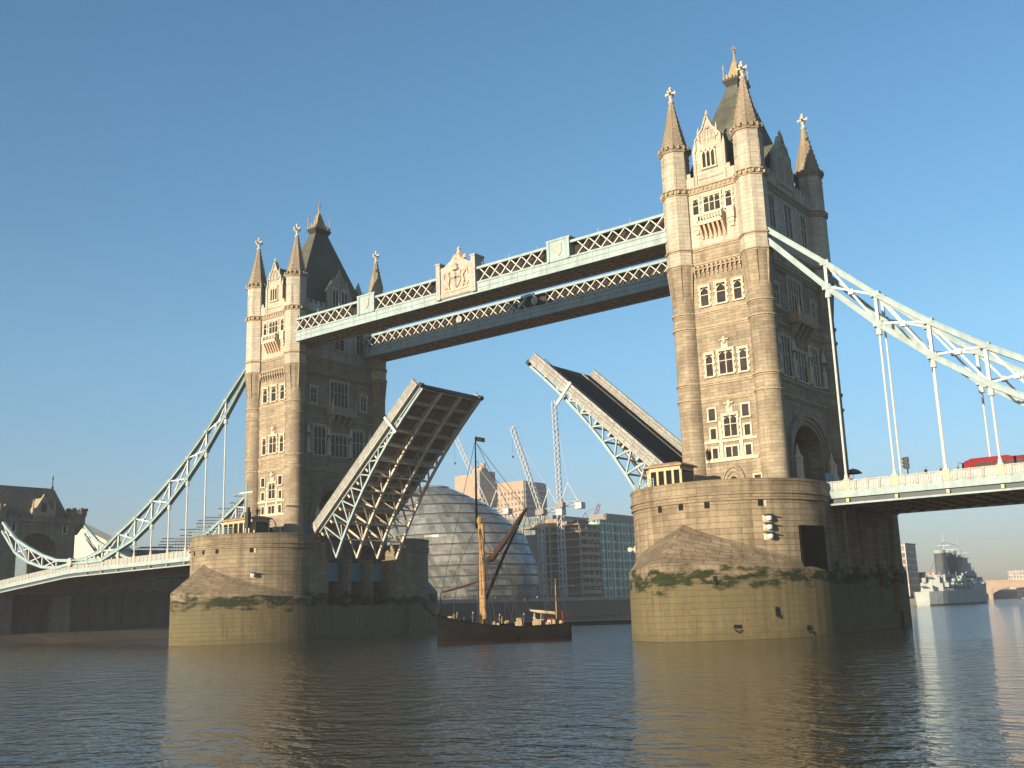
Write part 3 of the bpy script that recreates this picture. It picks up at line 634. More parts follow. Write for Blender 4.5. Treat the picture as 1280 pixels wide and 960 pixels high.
def nav_light(dr, ang, zs, label):
    a = math.radians(ang); c = Vector(dr(ang, 0, 0, 0, 0, 0, '', '').fr[0])
    R = thing('navigation_light', label, 'signal light', (c.x, c.y, zs[0]), 0)
    for k, z in enumerate(zs):
        m = dr(ang, 0, 0, 0, 0, 0, '', ''); m.box(-.5, .5, 0, .12, z-.35, z+.35); m.box(-.3, .3, .1, .3, z-.12, z+.12); m.build('bracket', 'trim', R)
        m = dr(ang, 0, 0, 0, 0, 0, '', ''); m.lathe([(.0, z-.3), (.26, z-.22), (.34, z), (.26, z+.22), (0, z+.3)], 10, (0, .55)); m.build('lamp_glass', 'white', R)
        m = dr(ang, 0, 0, 0, 0, 0, '', ''); m.box(-.4, .4, .2, .95, z+.3, z+.42); m.build('hood', 'iron', R)
nav_light(drN, -43, (10.15, 11.1, 12.0), 'stack of white signal lamps bolted on the lit face of the near right pier')
nav_light(drS, -44, (9.9,), 'single white lamp bolted on the lit face of the far left pier')
nav_light(drN, -150, (9.9,), 'single round white lamp sticking out from the left edge of the near right pier')

# ------------------------------------------------------------------ high level walkways
def walkway(y0, y1, label, crest):
    R = thing('high_walkway', label, 'walkway', (0, (y0+y1)/2, 47.9), 0, 'pair of high level walkways')
    xe = 34.75
    m = MB(); m.box(-xe, xe, y0, y0+.35, 47.9, 49.25); m.box(-xe, xe, y0-.12, y0+.4, 49.25, 49.5); m.box(-xe, xe, y0-.14, y0+.5, 47.78, 47.98); m.box(-xe, xe, y0-.08, y0+.05, 48.55, 48.65)
    for k in range(28): x = -33.6+k*2.49; m.box(x-.06, x+.06, y0-.06, y0, 47.98, 49.25)
    m.build('fascia', 'pale', R)
    m = MB(); m.box(-xe, xe, y1-.35, y1, 47.9, 49.4); m.box(-xe, xe, y1-.3, y1, 51.4, 51.7); m.build('rear_fascia', 'pale', R)
    m = MB(); m.box(-xe, xe, y0-.1, y0+.35, 51.35, 51.68); m.box(-xe, xe, y0+.1, y0+.25, 51.68, 51.8)
    for k in range(15): x = -34.5+k*4.93; m.box(x-.04, x+.04, y0+.1, y0+.18, 51.8, 52.35)
    m.build('top_rail', 'pale', R)
    gaps = [(-20.0, -16.4), (-3.6, 4.0), (16.6, 20.2)] if crest else [(2, 3), (-13.4, -12.4)]
    m = MB(); p = 1.87; k = 0; x = -xe
    while x < xe-.3:
        if any(a-.9 < x+p/2 < b+.9 for a, b in gaps):
            if m.v: m.build('lattice', 'lattice', R); m = MB()
        else:
            m.bar((x, y0+.12, 49.5), (x+p, y0+.12, 51.35), .12, .36, (0, 1, 0)); m.bar((x, y0+.24, 51.35), (x+p, y0+.24, 49.5), .12, .36, (0, 1, 0))
        x += p
    if m.v: m.build('lattice', 'lattice', R)
    m = MB(); m.box(-xe, xe, y1-.25, y1-.1, 49.4, 51.4)
    x = -xe
    while x < xe-.3: m.bar((x, y1-.05, 49.4), (x+p, y1-.05, 51.4), .2, .1, (0, 1, 0)); x += p
    m.build('rear_lattice', 'steelbrown', R)
    m = MB(); m.box(-xe, xe, y0+.9, y1-.3, 48.9, 51.5); m.build('glazing', 'glass', R)
    m = MB(); m.hexa([(-xe, y0+.5, 51.5), (xe, y0+.5, 51.5), (xe, y1-.3, 51.5), (-xe, y1-.3, 51.5)], [(-xe, (y0+y1)/2-.3, 51.85), (xe, (y0+y1)/2-.3, 51.85), (xe, (y0+y1)/2+.3, 51.85), (-xe, (y0+y1)/2+.3, 51.85)]); m.build('roof', 'slate', R)
    m = MB(); m.box(-xe, xe, y0+.35, y1-.35, 48.15, 48.4)
    for k in range(47): x = -34.3+k*1.49; m.box(x-.1, x+.1, y0+.35, y1-.35, 47.95, 48.15)
    for y in (y0+1.6, (y0+y1)/2, y1-1.6): m.box(-xe, xe, y-.1, y+.1, 47.97, 48.13)
    m.build('soffit', 'soffit', R)
    if crest:
        for xc in (-18.2, 18.4):
            m = MB(); m.box(xc-1.8, xc+1.8, y0-.2, y0+1.4, 49.3, 52.1); m.box(xc-1.95, xc+1.95, y0-.3, y0+1.5, 52.1, 52.35)
            for s in (-1, 1): m.box(xc+s*1.65-.2, xc+s*1.65+.2, y0-.32, y0-.2, 49.3, 52.1)
            pn = m.build('panel', 'pale', R)
            m = MB(((xc, y0-.2, 0), (1, 0, 0), (0, -1, 0))); m.prism([(-.6, 51.6), (.6, 51.6), (.6, 50.6), (.3, 50.1), (0, 49.9), (-.3, 50.1), (-.6, 50.6)], 0, .1, 1); m.build('shield', 'cream', pn)
        xc = .3; fr = ((xc, y0-.2, 0), (1, 0, 0), (0, -1, 0))
        m = MB(); m.box(xc-3.2, xc+3.2, y0-.2, y0+1.6, 48.2, 52.9)
        m.hexa([(xc-2.4, y0-.2, 52.9), (xc+2.4, y0-.2, 52.9), (xc+2.4, y0+1.2, 52.9), (xc-2.4, y0+1.2, 52.9)], [(xc-.9, y0-.2, 53.8), (xc+.9, y0-.2, 53.8), (xc+.9, y0+1.2, 53.8), (xc-.9, y0+1.2, 53.8)])
        for s in (-1, 1): m.box(xc+s*3.35-.38, xc+s*3.35+.38, y0-.45, y0+1.6, 48.1, 53.4); m.box(xc+s*3.35-.5, xc+s*3.35+.5, y0-.55, y0+1.7, 53.4, 53.65)
        m.box(xc-3, xc+3, y0-.32, y0-.2, 48.3, 48.9)
        pn = m.build('crest_panel', 'cream', R)
        m = MB(fr)                                                  # arms: shield between supporters, crown on top
        m.mi = 0; m.prism([(-.95, 51.9), (.95, 51.9), (.95, 50.5), (.5, 49.7), (0, 49.35), (-.5, 49.7), (-.95, 50.5)], 0, .16, 1)
        m.mi = 1; m.box(-.14, .14, .16, .22, 49.5, 51.9); m.box(-.95, .95, .16, .22, 50.75, 51.05)
        m.mi = 2
        for s in (-1, 1):
            m.tube([(s*1.25, .12, 49.3), (s*1.5, .14, 50.1), (s*1.25, .14, 50.9), (s*1.5, .14, 51.6), (s*1.15, .14, 51.9)], [.14, .26, .24, .2, .1], 6)
            m.tube([(s*1.5, .1, 51.2), (s*2.1, .1, 51.9), (s*2.3, .1, 51.0)], [.1, .18, .06], 5)
            m.tube([(s*1.4, .1, 49.8), (s*2.1, .1, 49.5), (s*2.4, .1, 50.0)], [.1, .12, .05], 5)
        m.box(-2.2, 2.2, 0, .12, 49.0, 49.25); m.lathe([(.5, 52.0), (.6, 52.3), (.35, 52.6), (.5, 52.8), (0, 53.2)], 8, (0, .12))
        m.build('coat_of_arms', ['cream', 'rust', 'crest'], pn)
        m = MB(); m.lathe([(.9, 53.8), (.75, 54.2), (.9, 54.4), (.35, 54.8), (.2, 55.3), (.32, 55.5), (0, 55.9)], 8, (xc, y0+.5))
        for s in (-1, 1): m.lathe([(.3, 53.8), (.25, 54.2), (0, 54.6)], 6, (xc+s*1.1, y0+.5))
        m.build('crown_finial', 'crest', pn)
    else:
        for xc in (2.5, -12.9):
            m = MB(((xc, y0-.02, 0), (1, 0, 0), (0, -1, 0))); m.prism([(.62*math.cos(2*PI*k/14), 50.42+.62*math.sin(2*PI*k/14)) for k in range(14)], 0, .16, 1)
            m.box(-.1, .1, 0, .24, 49.5, 51.35); m.build('medallion', 'cream', R)
    return R
walkway(-10.5, -5.35, 'near high walkway between the towers bearing the painted crest panel at midspan', True)
walkway(5.35, 10.5, 'rear high walkway between the towers, its lattice seen below the near one', False)

# ------------------------------------------------------------------ side spans
HX = [54.08+5.22*k for k in range(9)]
def pt_top(side, x): return 16.2 if side > 0 else (15.75-.011*(x-52) if x < 102 else 15.2-.075*(x-102))
def side_span(side, xend, label):
    def Xs(x): return side*x
    R = thing('side_span', label, 'bridge deck', (side*52, 0, 13), 0, 'side spans of the bridge')
    xs = [51.9+(xend-51.9)*k/24 for k in range(25)]
    def run(m, ya, yb, za, zb):
        for a, b in zip(xs, xs[1:]):
            ta, tb = pt_top(side, a), pt_top(side, b)
            m.hexa([(Xs(a), ya, ta+za), (Xs(b), ya, tb+za), (Xs(b), yb, tb+za), (Xs(a), yb, ta+za)], [(Xs(a), ya, ta+zb), (Xs(b), ya, tb+zb), (Xs(b), yb, tb+zb), (Xs(a), yb, ta+zb)])
    m = MB(); run(m, -8.9, 8.9, -1.5, -1.15); m.build('roadway', 'asphalt', R)
    for s in (-1, 1):
        lo, hi = (-9.35, -9.05) if s < 0 else (9.05, 9.35); e = min(lo, hi) if s < 0 else hi
        m = MB(); run(m, lo, hi, -1.05, -.12); run(m, lo-.08, hi+.08, -.12, 0); x = 52.4
        while x < xend: t = pt_top(side, x); m.box(Xs(x)-.1, Xs(x)+.1, lo-.1, hi+.1, t-1.1, t+.02); x += 1.305
        m.mi = 1; x = 52.4
        while x+1.3 < xend:                                           # quatrefoil panels cast in the parapet
            t = pt_top(side, x+.65); yo = lo-.04 if s < 0 else hi+.04
            for k in range(4): c = x+.26+k*.26; m.box(Xs(c)-.07, Xs(c)+.07, yo-.025, yo+.025, t-.88, t-.26)
            x += 1.305
        m.build('parapet', ['cream', 'white'], R)
        m = MB(); run(m, lo-.1, hi+.1, -1.85, -1.05); m.mi = 1; i = .35 if s < 0 else -.35; run(m, lo+max(0, i), hi+min(0, i), -2.42, -1.85); m.mi = 0; run(m, lo-.22, hi+.1, -2.62, -2.42); m.build('fascia_girder', ['pale', 'greydark'], R)  # recessed web in dark grey: the recess shade is put into its colour
        for x in HX:
            if x < xend-2:
                t = pt_top(side, x); m = MB(); m.box(Xs(x)-.32, Xs(x)+.32, lo-.16, hi+.16, t-1.1, t+.12); m.build('hanger_pedestal', 'crest', R)
                m = MB(); m.box(Xs(x)-.12, Xs(x)+.12, lo-.3, hi, t-2.35, t-2.0); m.build('boss', 'gold', R)
    m = MB(); run(m, -8.9, 8.9, -1.75, -1.52)
    for k in range(int((xend-52)/1.74)): x = 53+k*1.74; t = pt_top(side, x); m.box(Xs(x)-.18, Xs(x)+.18, -8.8, 8.8, t-2.6, t-1.75)
    for y in (-6, -3, 0, 3, 6): run(m, y-.12, y+.12, -2.45, -1.75)
    m.build('soffit', 'rust', R)
    return R
side_span(1, 122, 'right hand side span deck at road level, cream parapet, carrying the red bus')
side_span(-1, 134, 'left hand side span deck running from the far pier to the stone gatehouse')

# ------------------------------------------------------------------ suspension chains
KX = [46.4, 54.08, 59.3, 64.52, 69.74, 74.96, 80.18, 85.4, 90.62, 95.84, 101.5]
KT = [47.9, 41.2, 36.4, 32.3, 28.7, 25.6, 22.8, 20.3, 18.4, 17.2, 16.75]
KB = [46.2, 37.7, 32.4, 27.9, 24.1, 21.0, 18.3, 16.7, 16.0, 15.9, 16.1]
def chain(side, y, label):
    R = thing('suspension_chain', label, 'suspension chain', (side*46.4, y, 40), 0, 'four suspension chain trusses')
    P = lambda x, z, yy=y: (side*x, yy, z)
    dz = -.9 if side < 0 else 0.0
    zt = [z+(dz if i > 7 else 0) for i, z in enumerate(KT)]; zb = [z+(dz if i > 7 else 0) for i, z in enumerate(KB)]
    if side > 0: n = 11
    else: n = 11
    for nm, Z, h in (('top_chord', zt, .62), ('bottom_chord', zb, .62)):
        m = MB(); off = -h/2 if nm[0] == 't' else h/2
        for a in range(n-1):
            m.bar(P(KX[a], Z[a]+off), P(KX[a+1], Z[a+1]+off), .62, h, (0, 0, 1))
            m.bar(P(KX[a], Z[a]+off-h/2), P(KX[a+1], Z[a+1]+off-h/2), .86, .10, (0, 0, 1)); m.bar(P(KX[a], Z[a]+off+h/2), P(KX[a+1], Z[a+1]+off+h/2), .86, .10, (0, 0, 1))
        for a in range(n): m.bar(P(KX[a]-.5, Z[a]+off), P(KX[a]+.5, Z[a]+off), .74, h*.9)
        m.build(nm, 'teal' if side < 0 else 'pale', R)
    for a in range(1, n-1):
        if zt[a]-zb[a] < .5: continue
        m = MB(); m.bar(P(KX[a], zb[a]), P(KX[a], zt[a]), .34, .34); m.build('post', 'white', R)
    for a in range(1, n-1):
        if zt[a]-zb[a] < 1.2 or a+1 >= n-1: continue
        m = MB(); m.bar(P(KX[a], zb[a]+.4, y-.16), P(KX[a+1], zt[a+1]-.4, y-.16), .24, .16, (0, 1, 0)); m.bar(P(KX[a], zt[a]-.4, y+.16), P(KX[a+1], zb[a+1]+.4, y+.16), .24, .16, (0, 1, 0))
        xm = (KX[a]+KX[a+1])/2; zm = (zt[a]+zb[a]+zt[a+1]+zb[a+1])/4; m.box(side*xm-.3, side*xm+.3, y-.2, y+.2, zm-.3, zm+.3)
        m.build('cross_brace', 'white', R)
    for a in range(1, 9):
        t = pt_top(side, KX[a])
        if zb[a]-t < .6: continue
        m = MB(); m.tube([P(KX[a], t-.3), P(KX[a], zb[a]-.5)], .13, 8); m.lathe([(.34, zb[a]-.9), (.34, zb[a]-.5), (.2, zb[a]+.1)], 8, P(KX[a], 0)[:2]); m.lathe([(.26, t), (.2, t+.5), (.13, t+.7)], 8, P(KX[a], 0)[:2]); m.build('hanger', 'white', R)
    if side < 0 or True:                                              # short land chain beyond the low pin
        X2 = [101.5, 107, 112.5, 118, 123.5, 129.6]; T2 = [16.75+dz, 17.1+dz, 18.4+dz, 20.2+dz, 22.3+dz, 25.4]; B2 = [16.1+dz, 15.6+dz, 16.1+dz, 17.4+dz, 19.6+dz, 23.6]
        m = MB(); m.prism([(side*101.5+.85*math.cos(2*PI*k/16), 16.42+dz+.85*math.sin(2*PI*k/16)) for k in range(16)], y-.55, y+.55, 1); m.build('pin_plate', 'cream', R)
        for nm, Z, h in (('land_top_chord', T2, .55), ('land_bottom_chord', B2, .55)):
            m = MB()
            for a in range(5): m.bar(P(X2[a], Z[a]), P(X2[a+1], Z[a+1]), .6, h)
            m.build(nm, 'teal', R)
        m = MB()
        for a in range(1, 5):
            m.bar(P(X2[a], B2[a]), P(X2[a], T2[a]), .3)
            m.bar(P(X2[a], B2[a], y-.15), P(X2[a+1], T2[a+1], y-.15), .2, .14, (0, 1, 0)); m.bar(P(X2[a], T2[a], y+.15), P(X2[a+1], B2[a+1], y+.15), .2, .14, (0, 1, 0))
        m.build('land_bracing', 'white', R)
    return R
chain(1, -9.4, 'pale chain truss over the right side span, nearer one to the viewer')
chain(1, 9.4, 'pale chain truss over the right side span, seen behind the nearer one')
chain(-1, -9.4, 'pale teal chain truss over the left side span, on the sunlit near side')
chain(-1, 9.4, 'pale teal chain truss over the left side span, mostly hidden on the far side')

# ------------------------------------------------------------------ raised bascules
def bascule(sg, label):
    """sg=+1: right leaf (root to +x). leaf coordinates: s from tip to root, y, n above the roadway"""
    R = thing('bascule_leaf', label, 'bascule', (sg*34.5, 0, 15.1), 0, 'raised bascules')
    th = math.radians(42.4); c, s_ = math.cos(th), math.sin(th); x0, z0 = 10.75, 37.45
    fr = ((sg*x0, 0, z0), None, None)
    class LB(MB):
        def pt(q, p):
            s, y, n = p; q.v.append((sg*(x0+s*c+n*s_), y, z0-s*s_+n*c)); return len(q.v)-1
    dep = lambda s: -(.95+4.9*(max(0, s)/29.5)**2.3)
    m = LB(); m.box(0, 32, -7.3, 7.3, -.22, 0); m.build('roadway', 'asphalt', R)
    m = LB(); m.box(0.02, 31.9, -7.25, 7.25, -.3, -.222); m.build('floor_plates', 'rust', R)
    for y in (-4.9, 4.9): m = LB(); m.box(.2, 32, y-.1, y+.1, 0, .16); m.build('kerb', 'conc', R)
    for sgn in (-1, 1):
        y = sgn*7.4
        m = LB(); m.box(0, 30.5, y-.12, y+.12, -.2, 1.0); m.box(-.05, 30.5, y-.2, y+.2, 1.0, 1.12); m.box(-.05, 30.5, y-.2, y+.2, -.32, -.2)
        for k in range(24): s = .1+k*1.29; m.box(s-.07, s+.07, y-.2, y+.2, -.2, 1.0)
        m.mi = 1
        for k in range(23):
            s = .1+k*1.29
            for j in range(4): q = s+.27+j*.25; m.box(q-.055, q+.055, y-.135, y+.135, .12, .32); m.box(q-.055, q+.055, y-.135, y+.135, .55, .78)
        m.build('parapet', ['leafside', 'greydark'], R)
    m = LB(); m.box(7.6, 8.0, -7.75, -7.55, -2.3, 1.3); m.build('marker_board', 'white', R)
    for y in (-6.7, -2.3, 2.3, 6.7):
        m = LB(); N = 11; st = 2.75
        for k in range(N):
            a, b = k*st, (k+1)*st
            m.bar((a, y, dep(a)), (b, y, dep(b)), .42, .34, (0, 0, 1)); m.bar((a, y, -.45), (b, y, -.45), .4, .3)
            if k > 1: m.bar((a, y, dep(a)), ((a+b)/2, y, -.5), .24, .2); m.bar((b, y, dep(b)), ((a+b)/2, y, -.5), .24, .2)
        m.build('girder', 'pale' if abs(y) > 5 and y < 0 else 'steelbrown', R)
    for k in range(12):
        s = .25+k*2.72; m = LB(); d = max(-1.25, dep(s))
        m.box(s-.13, s+.13, -6.6, 6.6, d, -.3)
        m.build('cross_girder', 'steelbrown', R)
    for k in range(3, 11):
        s = .25+k*2.72; m = LB(); 
        for a, b in ((-6.7, -2.3), (-2.3, 2.3), (2.3, 6.7)):
            m.bar((s, a, dep(s)), (s, (a+b)/2, -1.0), .13, .13); m.bar((s, b, dep(s)), (s, (a+b)/2, -1.0), .13, .13); m.bar((s, a, dep(s)+.1), (s, b, dep(s)+.1), .2, .2)
        m.build('sway_brace', 'steelbrown', R)
    m = LB()
    for k in range(28): s = .8+k*1.12; m.box(s-.06, s+.06, -6.5, 6.5, -.55, -.3)
    m.build('floor_rib', 'rust', R)
    m = LB(); m.box(-.12, .0, -7.3, 7.3, -1.0, -.05)
    for y in (-7.3, -6.7, 6.7, 7.3): m.box(-.5, 0, y-.15, y+.15, -.9, -.3)
    m.build('nose_beam', 'iron', R)
    # balustrade on the footway edge
    m = LB(); 
    for k in range(25): m.box(.2+k*1.25-.03, .2+k*1.25+.03, -5.25, -5.19, 0, .75)
    m.box(.2, 30.3, -5.26, -5.18, .72, .8); m.build('guard_rail', 'pale', R)
    return R
bascule(1, 'right raised bascule showing dark roadway and cream parapets, rising from the near pier')
bascule(-1, 'left raised bascule showing girders and brown underside, rising from the far pier')
# ------------------------------------------------------------------ things standing on the bridge
def cabin(x0, x1, y0, y1, z0, z1, label, nwin):
    R = thing('control_cabin', label, 'cabin', ((x0+x1)/2, (y0+y1)/2, z0), 0, 'control cabins on the piers')
    c = .9; out = lambda e: [(x0-e, y1+e), (x0-e, y0+c-e), (x0+c-e, y0-e), (x1+e, y0-e), (x1+e, y1+e)]
    m = MB(); o = out(0); m.hexa([(x, y, z0) for x, y in o], [(x, y, z0+1.15) for x, y in o]); m.hexa([(x, y, z1-.45) for x, y in o], [(x, y, z1) for x, y in o]); q = out(-.1)
    W = (x1-x0-c)/nwin
    for k in range(nwin+1): u = x0+c+k*W; m.box(u-.14, u+.14, y0, y0+.28, z0+1.15, z1-.45)
    m.box(x0, x0+.25, y1-.25, y1, z0+1.15, z1-.45); m.box(x1-.25, x1, y1-.25, y1, z0+1.15, z1-.45); m.box(x0, x0+.25, y0+c, y0+c+.25, z0+1.15, z1-.45)
    m.build('wall', 'cabin', R)
    m = MB(); q = out(-.22); m.hexa([(x, y, z0+1.1) for x, y in q], [(x, y, z1-.4) for x, y in q]); m.build('glazing', 'dark', R)
    m = MB(); m.box(x1-.02, x1+.06, y0+.5, y1-.3, z0+.1, z1-.6); m.build('side_panel', 'iron', R)
    m = MB(); a = out(.35); b = out(-.5); m.hexa([(x, y, z1) for x, y in a], [(x, y, z1+.16) for x, y in a]); m.hexa([(x, y, z1+.16) for x, y in a], [(x, y, z1+.5) for x, y in b]); m.build('roof', 'rust', R)
cabin(33.9, 38.7, -18.2, -15.0, 14.9, 18.75, 'low cream control cabin with dark windows on the near right pier', 4)
cabin(-43.0, -34.6, -18.4, -15.4, 14.9, 18.5, 'long low glazed control cabin on the far left pier', 6)
def railing(X, a0, a1, label, z0=16.2, r=10.45):
    R = thing('railing', label, 'railing', (X, -PY-r, z0), 0, 'railings on the pier tops'); n = int(abs(a1-a0)/4)
    A = [math.radians(a0+(a1-a0)*k/n) for k in range(n+1)]; P = [(X+r*math.cos(a), -PY+r*math.sin(a)) for a in A]
    m = MB()
    for k in range(n+1): m.box(P[k][0]-.04, P[k][0]+.04, P[k][1]-.04, P[k][1]+.04, z0, z0+.95)
    m.build('posts', 'teal', R); m = MB()
    for z in (.3, .62, .95):
        m.tube([(x, y, z0+z) for x, y in P], .035, 5)
    m.build('rails', 'teal', R)
railing(-D, -172, -62, 'pale blue railing along the top of the far left pier in front of its cabin')
railing(D, -172, -112, 'pale blue railing on the left shoulder of the near right pier')
R = thing('signal_post', 'tall teal signal post with white crossarm at the right end of the far pier cabin', 'post', (-35.0, -19.6, 14.9))
m = MB(); m.tube([(-35.0, -19.6, 14.9), (-35.0, -19.6, 23.8)], [.16, .1], 8); m.build('pole', 'teal', R)
m = MB(); m.box(-34.9, -34.2, -19.9, -19.3, 17.0, 19.4); m.box(-34.7, -34.3, -19.8, -19.4, 19.4, 20.1); m.build('cabinet', 'iron', R)
m = MB(); m.box(-36.6, -33.4, -19.7, -19.5, 22.3, 22.5); m.build('crossarm', 'white', R)

def person(name_label, x, y, z, h, top, legs, hair=(.03, .02, .015), lean=0, group=None, face_a=0.0, held=None):
    """one continuous skinned body, posed standing; colours by height"""
    key = 'person_%d' % len(M); k = NT('clothing'); g = k.n('ShaderNodeTexCoord').outputs['Generated']
    s = k.n('ShaderNodeSeparateXYZ'); k.l(g, s.inputs[0]); r = k.n('ShaderNodeValToRGB'); k.l(s.outputs[2], r.inputs[0]); r.color_ramp.interpolation = 'CONSTANT'
    e = r.color_ramp.elements; e[0].position = 0; e[0].color = (.02, .02, .02, 1); e[1].position = .045; e[1].color = (*legs, 1)
    for p, c in ((.50, top), (.845, (.45, .28, .2)), (.955, hair)): q = e.new(p); q.color = (*c, 1)
    M[key] = k.fin(r.outputs[0], .8)
    f = h/1.75
    J = [(0, 0, .95, .15), (0, 0, 1.2, .15), (0, 0, 1.42, .12), (0, 0, 1.52, .06), (0, .02, 1.64, .105), (0, .02, 1.70, .085),
         (.2, 0, 1.40, .065), (.26, .03, 1.14, .05), (.24, .16, .93, .04), (-.2, 0, 1.40, .065), (-.26, .05, 1.14, .05), (-.2, .22, 1.0, .04),
         (.1, 0, .88, .1), (.11, .03, .48, .07), (.11, 0, .07, .055), (.11, .14, .04, .045), (-.1, 0, .88, .1), (-.12, .05, .48, .07), (-.12, .04, .07, .055), (-.12, .18, .04, .045)]
    Eg = [(0, 1), (1, 2), (2, 3), (3, 4), (4, 5), (2, 6), (6, 7), (7, 8), (2, 9), (9, 10), (10, 11), (0, 12), (12, 13), (13, 14), (14, 15), (0, 16), (16, 17), (17, 18), (18, 19)]
    me = bpy.data.meshes.new('person'); me.from_pydata([(a*f, b*f, c*f) for a, b, c, _ in J], Eg, []); me.materials.append(M[key])
    o = bpy.data.objects.new('person', me); COL.objects.link(o); o.location = (x, y, z); o.rotation_euler = (0, 0, face_a); ORG[o.name] = Vector((x, y, z))
    sk = o.modifiers.new('skin', 'SKIN'); sk.use_smooth_shade = True
    for v, jj in zip(me.skin_vertices[0].data, J): v.radius = (jj[3]*f, jj[3]*f)
    me.skin_vertices[0].data[0].use_root = True
    su = o.modifiers.new('sub', 'SUBSURF'); su.levels = 1; su.render_levels = 1
    tag(o, name_label, 'person', group); return o
ZR = 15.05
person('person walking on the right side span footway near the traffic light', 58.9, -8.2, ZR+.12, 1.78, (.05, .06, .1), (.03, .03, .04), face_a=1.6, group='people crossing the bridge')
person('person with a dark jacket on the footway between the traffic light and the bus', 62.1, -8.0, ZR+.12, 1.8, (.02, .02, .025), (.03, .03, .05), face_a=1.5, group='people crossing the bridge')
person('person in front of the red bus on the right side span', 63.6, -7.9, ZR+.12, 1.7, (.06, .03, .03), (.03, .03, .05), face_a=1.5, group='people crossing the bridge')
person('person standing under the black umbrella beside the near right tower', 53.9, -7.6, ZR+.05, 1.75, (.03, .03, .035), (.03, .03, .04), face_a=.4, group='people crossing the bridge')
R = thing('umbrella', 'black open umbrella beside the foot of the near right tower, behind the parapet', 'umbrella', (54.1, -7.3, 16.1))
m = MB(); m.lathe([(0, 17.62), (.35, 17.55), (.7, 17.36), (.98, 17.08), (.94, 17.06), (.66, 17.3), (0, 17.52)], 10, (54.15, -7.3), cap=False); m.build('canopy', 'black', R)
m = MB(); m.tube([(54.15, -7.3, 16.1), (54.15, -7.3, 17.75)], .022, 6); m.build('shaft', 'iron', R)

R = thing('traffic_light', 'black traffic light showing above the parapet of the right side span', 'traffic light', (60.0, -7.2, ZR))
m = MB(); m.tube([(60.0, -7.2, ZR), (60.0, -7.2, 18.1)], .07, 8); m.build('pole', 'black', R)
m = MB(); m.box(59.78, 60.22, -7.5, -7.15, 17.0, 18.25)
for k in range(3): z = 17.22+k*.4; m.box(59.55, 59.8, -7.48, -7.18, z-.03, z+.17); m.lathe([(.17, z-.16), (.17, z+.18)], 8, (59.8, -7.33))
h = m.build('signal_head', 'black', R)
for k, c in enumerate(('blue', 'gold', 'redp')): m = MB(); z = 17.22+k*.4; m.prism([(-7.33+.11*math.cos(2*PI*j/10), z+.11*math.sin(2*PI*j/10)) for j in range(10)], 60.2, 60.235, 0); m.build('lens', c, h)

def bus():
    R = thing('bus', 'red single deck bus crossing the right side span behind the cream parapet', 'bus', (64.7, -3.0, ZR))
    x0, x1, y0, y1, z0 = 64.7, 76.2, -4.25, -1.75, ZR
    m = MB(); pr = [(x0+.05, z0+.35), (x1, z0+.35), (x1, z0+2.0), (x1-.3, z0+2.5), (x0+.5, z0+2.5), (x0+.1, z0+2.2), (x0, z0+1.3)]
    m.prism([(x, z) for x, z in pr], y0, y1, 1); m.build('body', 'redp', R)
    m = MB(); m.prism([(x0+.5, z0+2.5), (x0+1.0, z0+2.7), (x0+4.6, z0+2.7), (x0+5.2, z0+2.5)], y0+.25, y1-.25, 1); m.build('roof_pod', 'redp', R)
    for k in range(6):
        for y in (y0-.02, y1-.03): m = MB(); u = x0+1.5+k*1.6; m.box(u, u+1.45, y, y+.05, z0+1.2, z0+2.15); m.build('window', 'glass', R)
    m = MB(); m.hexa([(x0-.03, y0+.15, z0+1.35), (x0-.03, y1-.15, z0+1.35), (x0+.1, y1-.15, z0+1.35), (x0+.1, y0+.15, z0+1.35)], [(x0+.03, y0+.15, z0+2.0), (x0+.03, y1-.15, z0+2.0), (x0+.2, y1-.15, z0+2.0), (x0+.2, y0+.15, z0+2.0)]); m.build('windscreen', 'glass', R)
    m = MB(); m.box(x0+.02, x0+.2, y0+.4, y1-.4, z0+2.05, z0+2.28); m.build('destination_board', 'gold', R)
    for x in (x0+2.5, x1-2.6):
        for y in (y0+.0, y1-.3):
            m = MB(); m.prism([(x+.48*math.cos(2*PI*k/16), z0+.48+.48*math.sin(2*PI*k/16)) for k in range(16)], y-.02, y+.32, 1); w = m.build('wheel', 'black', R)
            m = MB(); m.prism([(x+.24*math.cos(2*PI*k/10), z0+.48+.24*math.sin(2*PI*k/10)) for k in range(10)], y-.05, y+.35, 1); m.build('hub', 'grey', w)
    for y in (y0-.15, y1+.15): m = MB(); m.tube([(x0+.3, y*.98+(y0+y1)*.01, z0+2.2), (x0-.2, y, z0+2.35), (x0-.3, y, z0+1.9)], .04, 5); m.box(x0-.36, x0-.24, y-.12, y+.12, z0+1.6, z0+1.95); m.build('mirror', 'black', R)
    m = MB()
    for k in range(2): m.box(x0-.03, x0+.02, y0+.2+k*1.75, y0+.55+k*1.75, z0+.75, z0+.95)
    m.build('headlight', 'white', R)
bus()

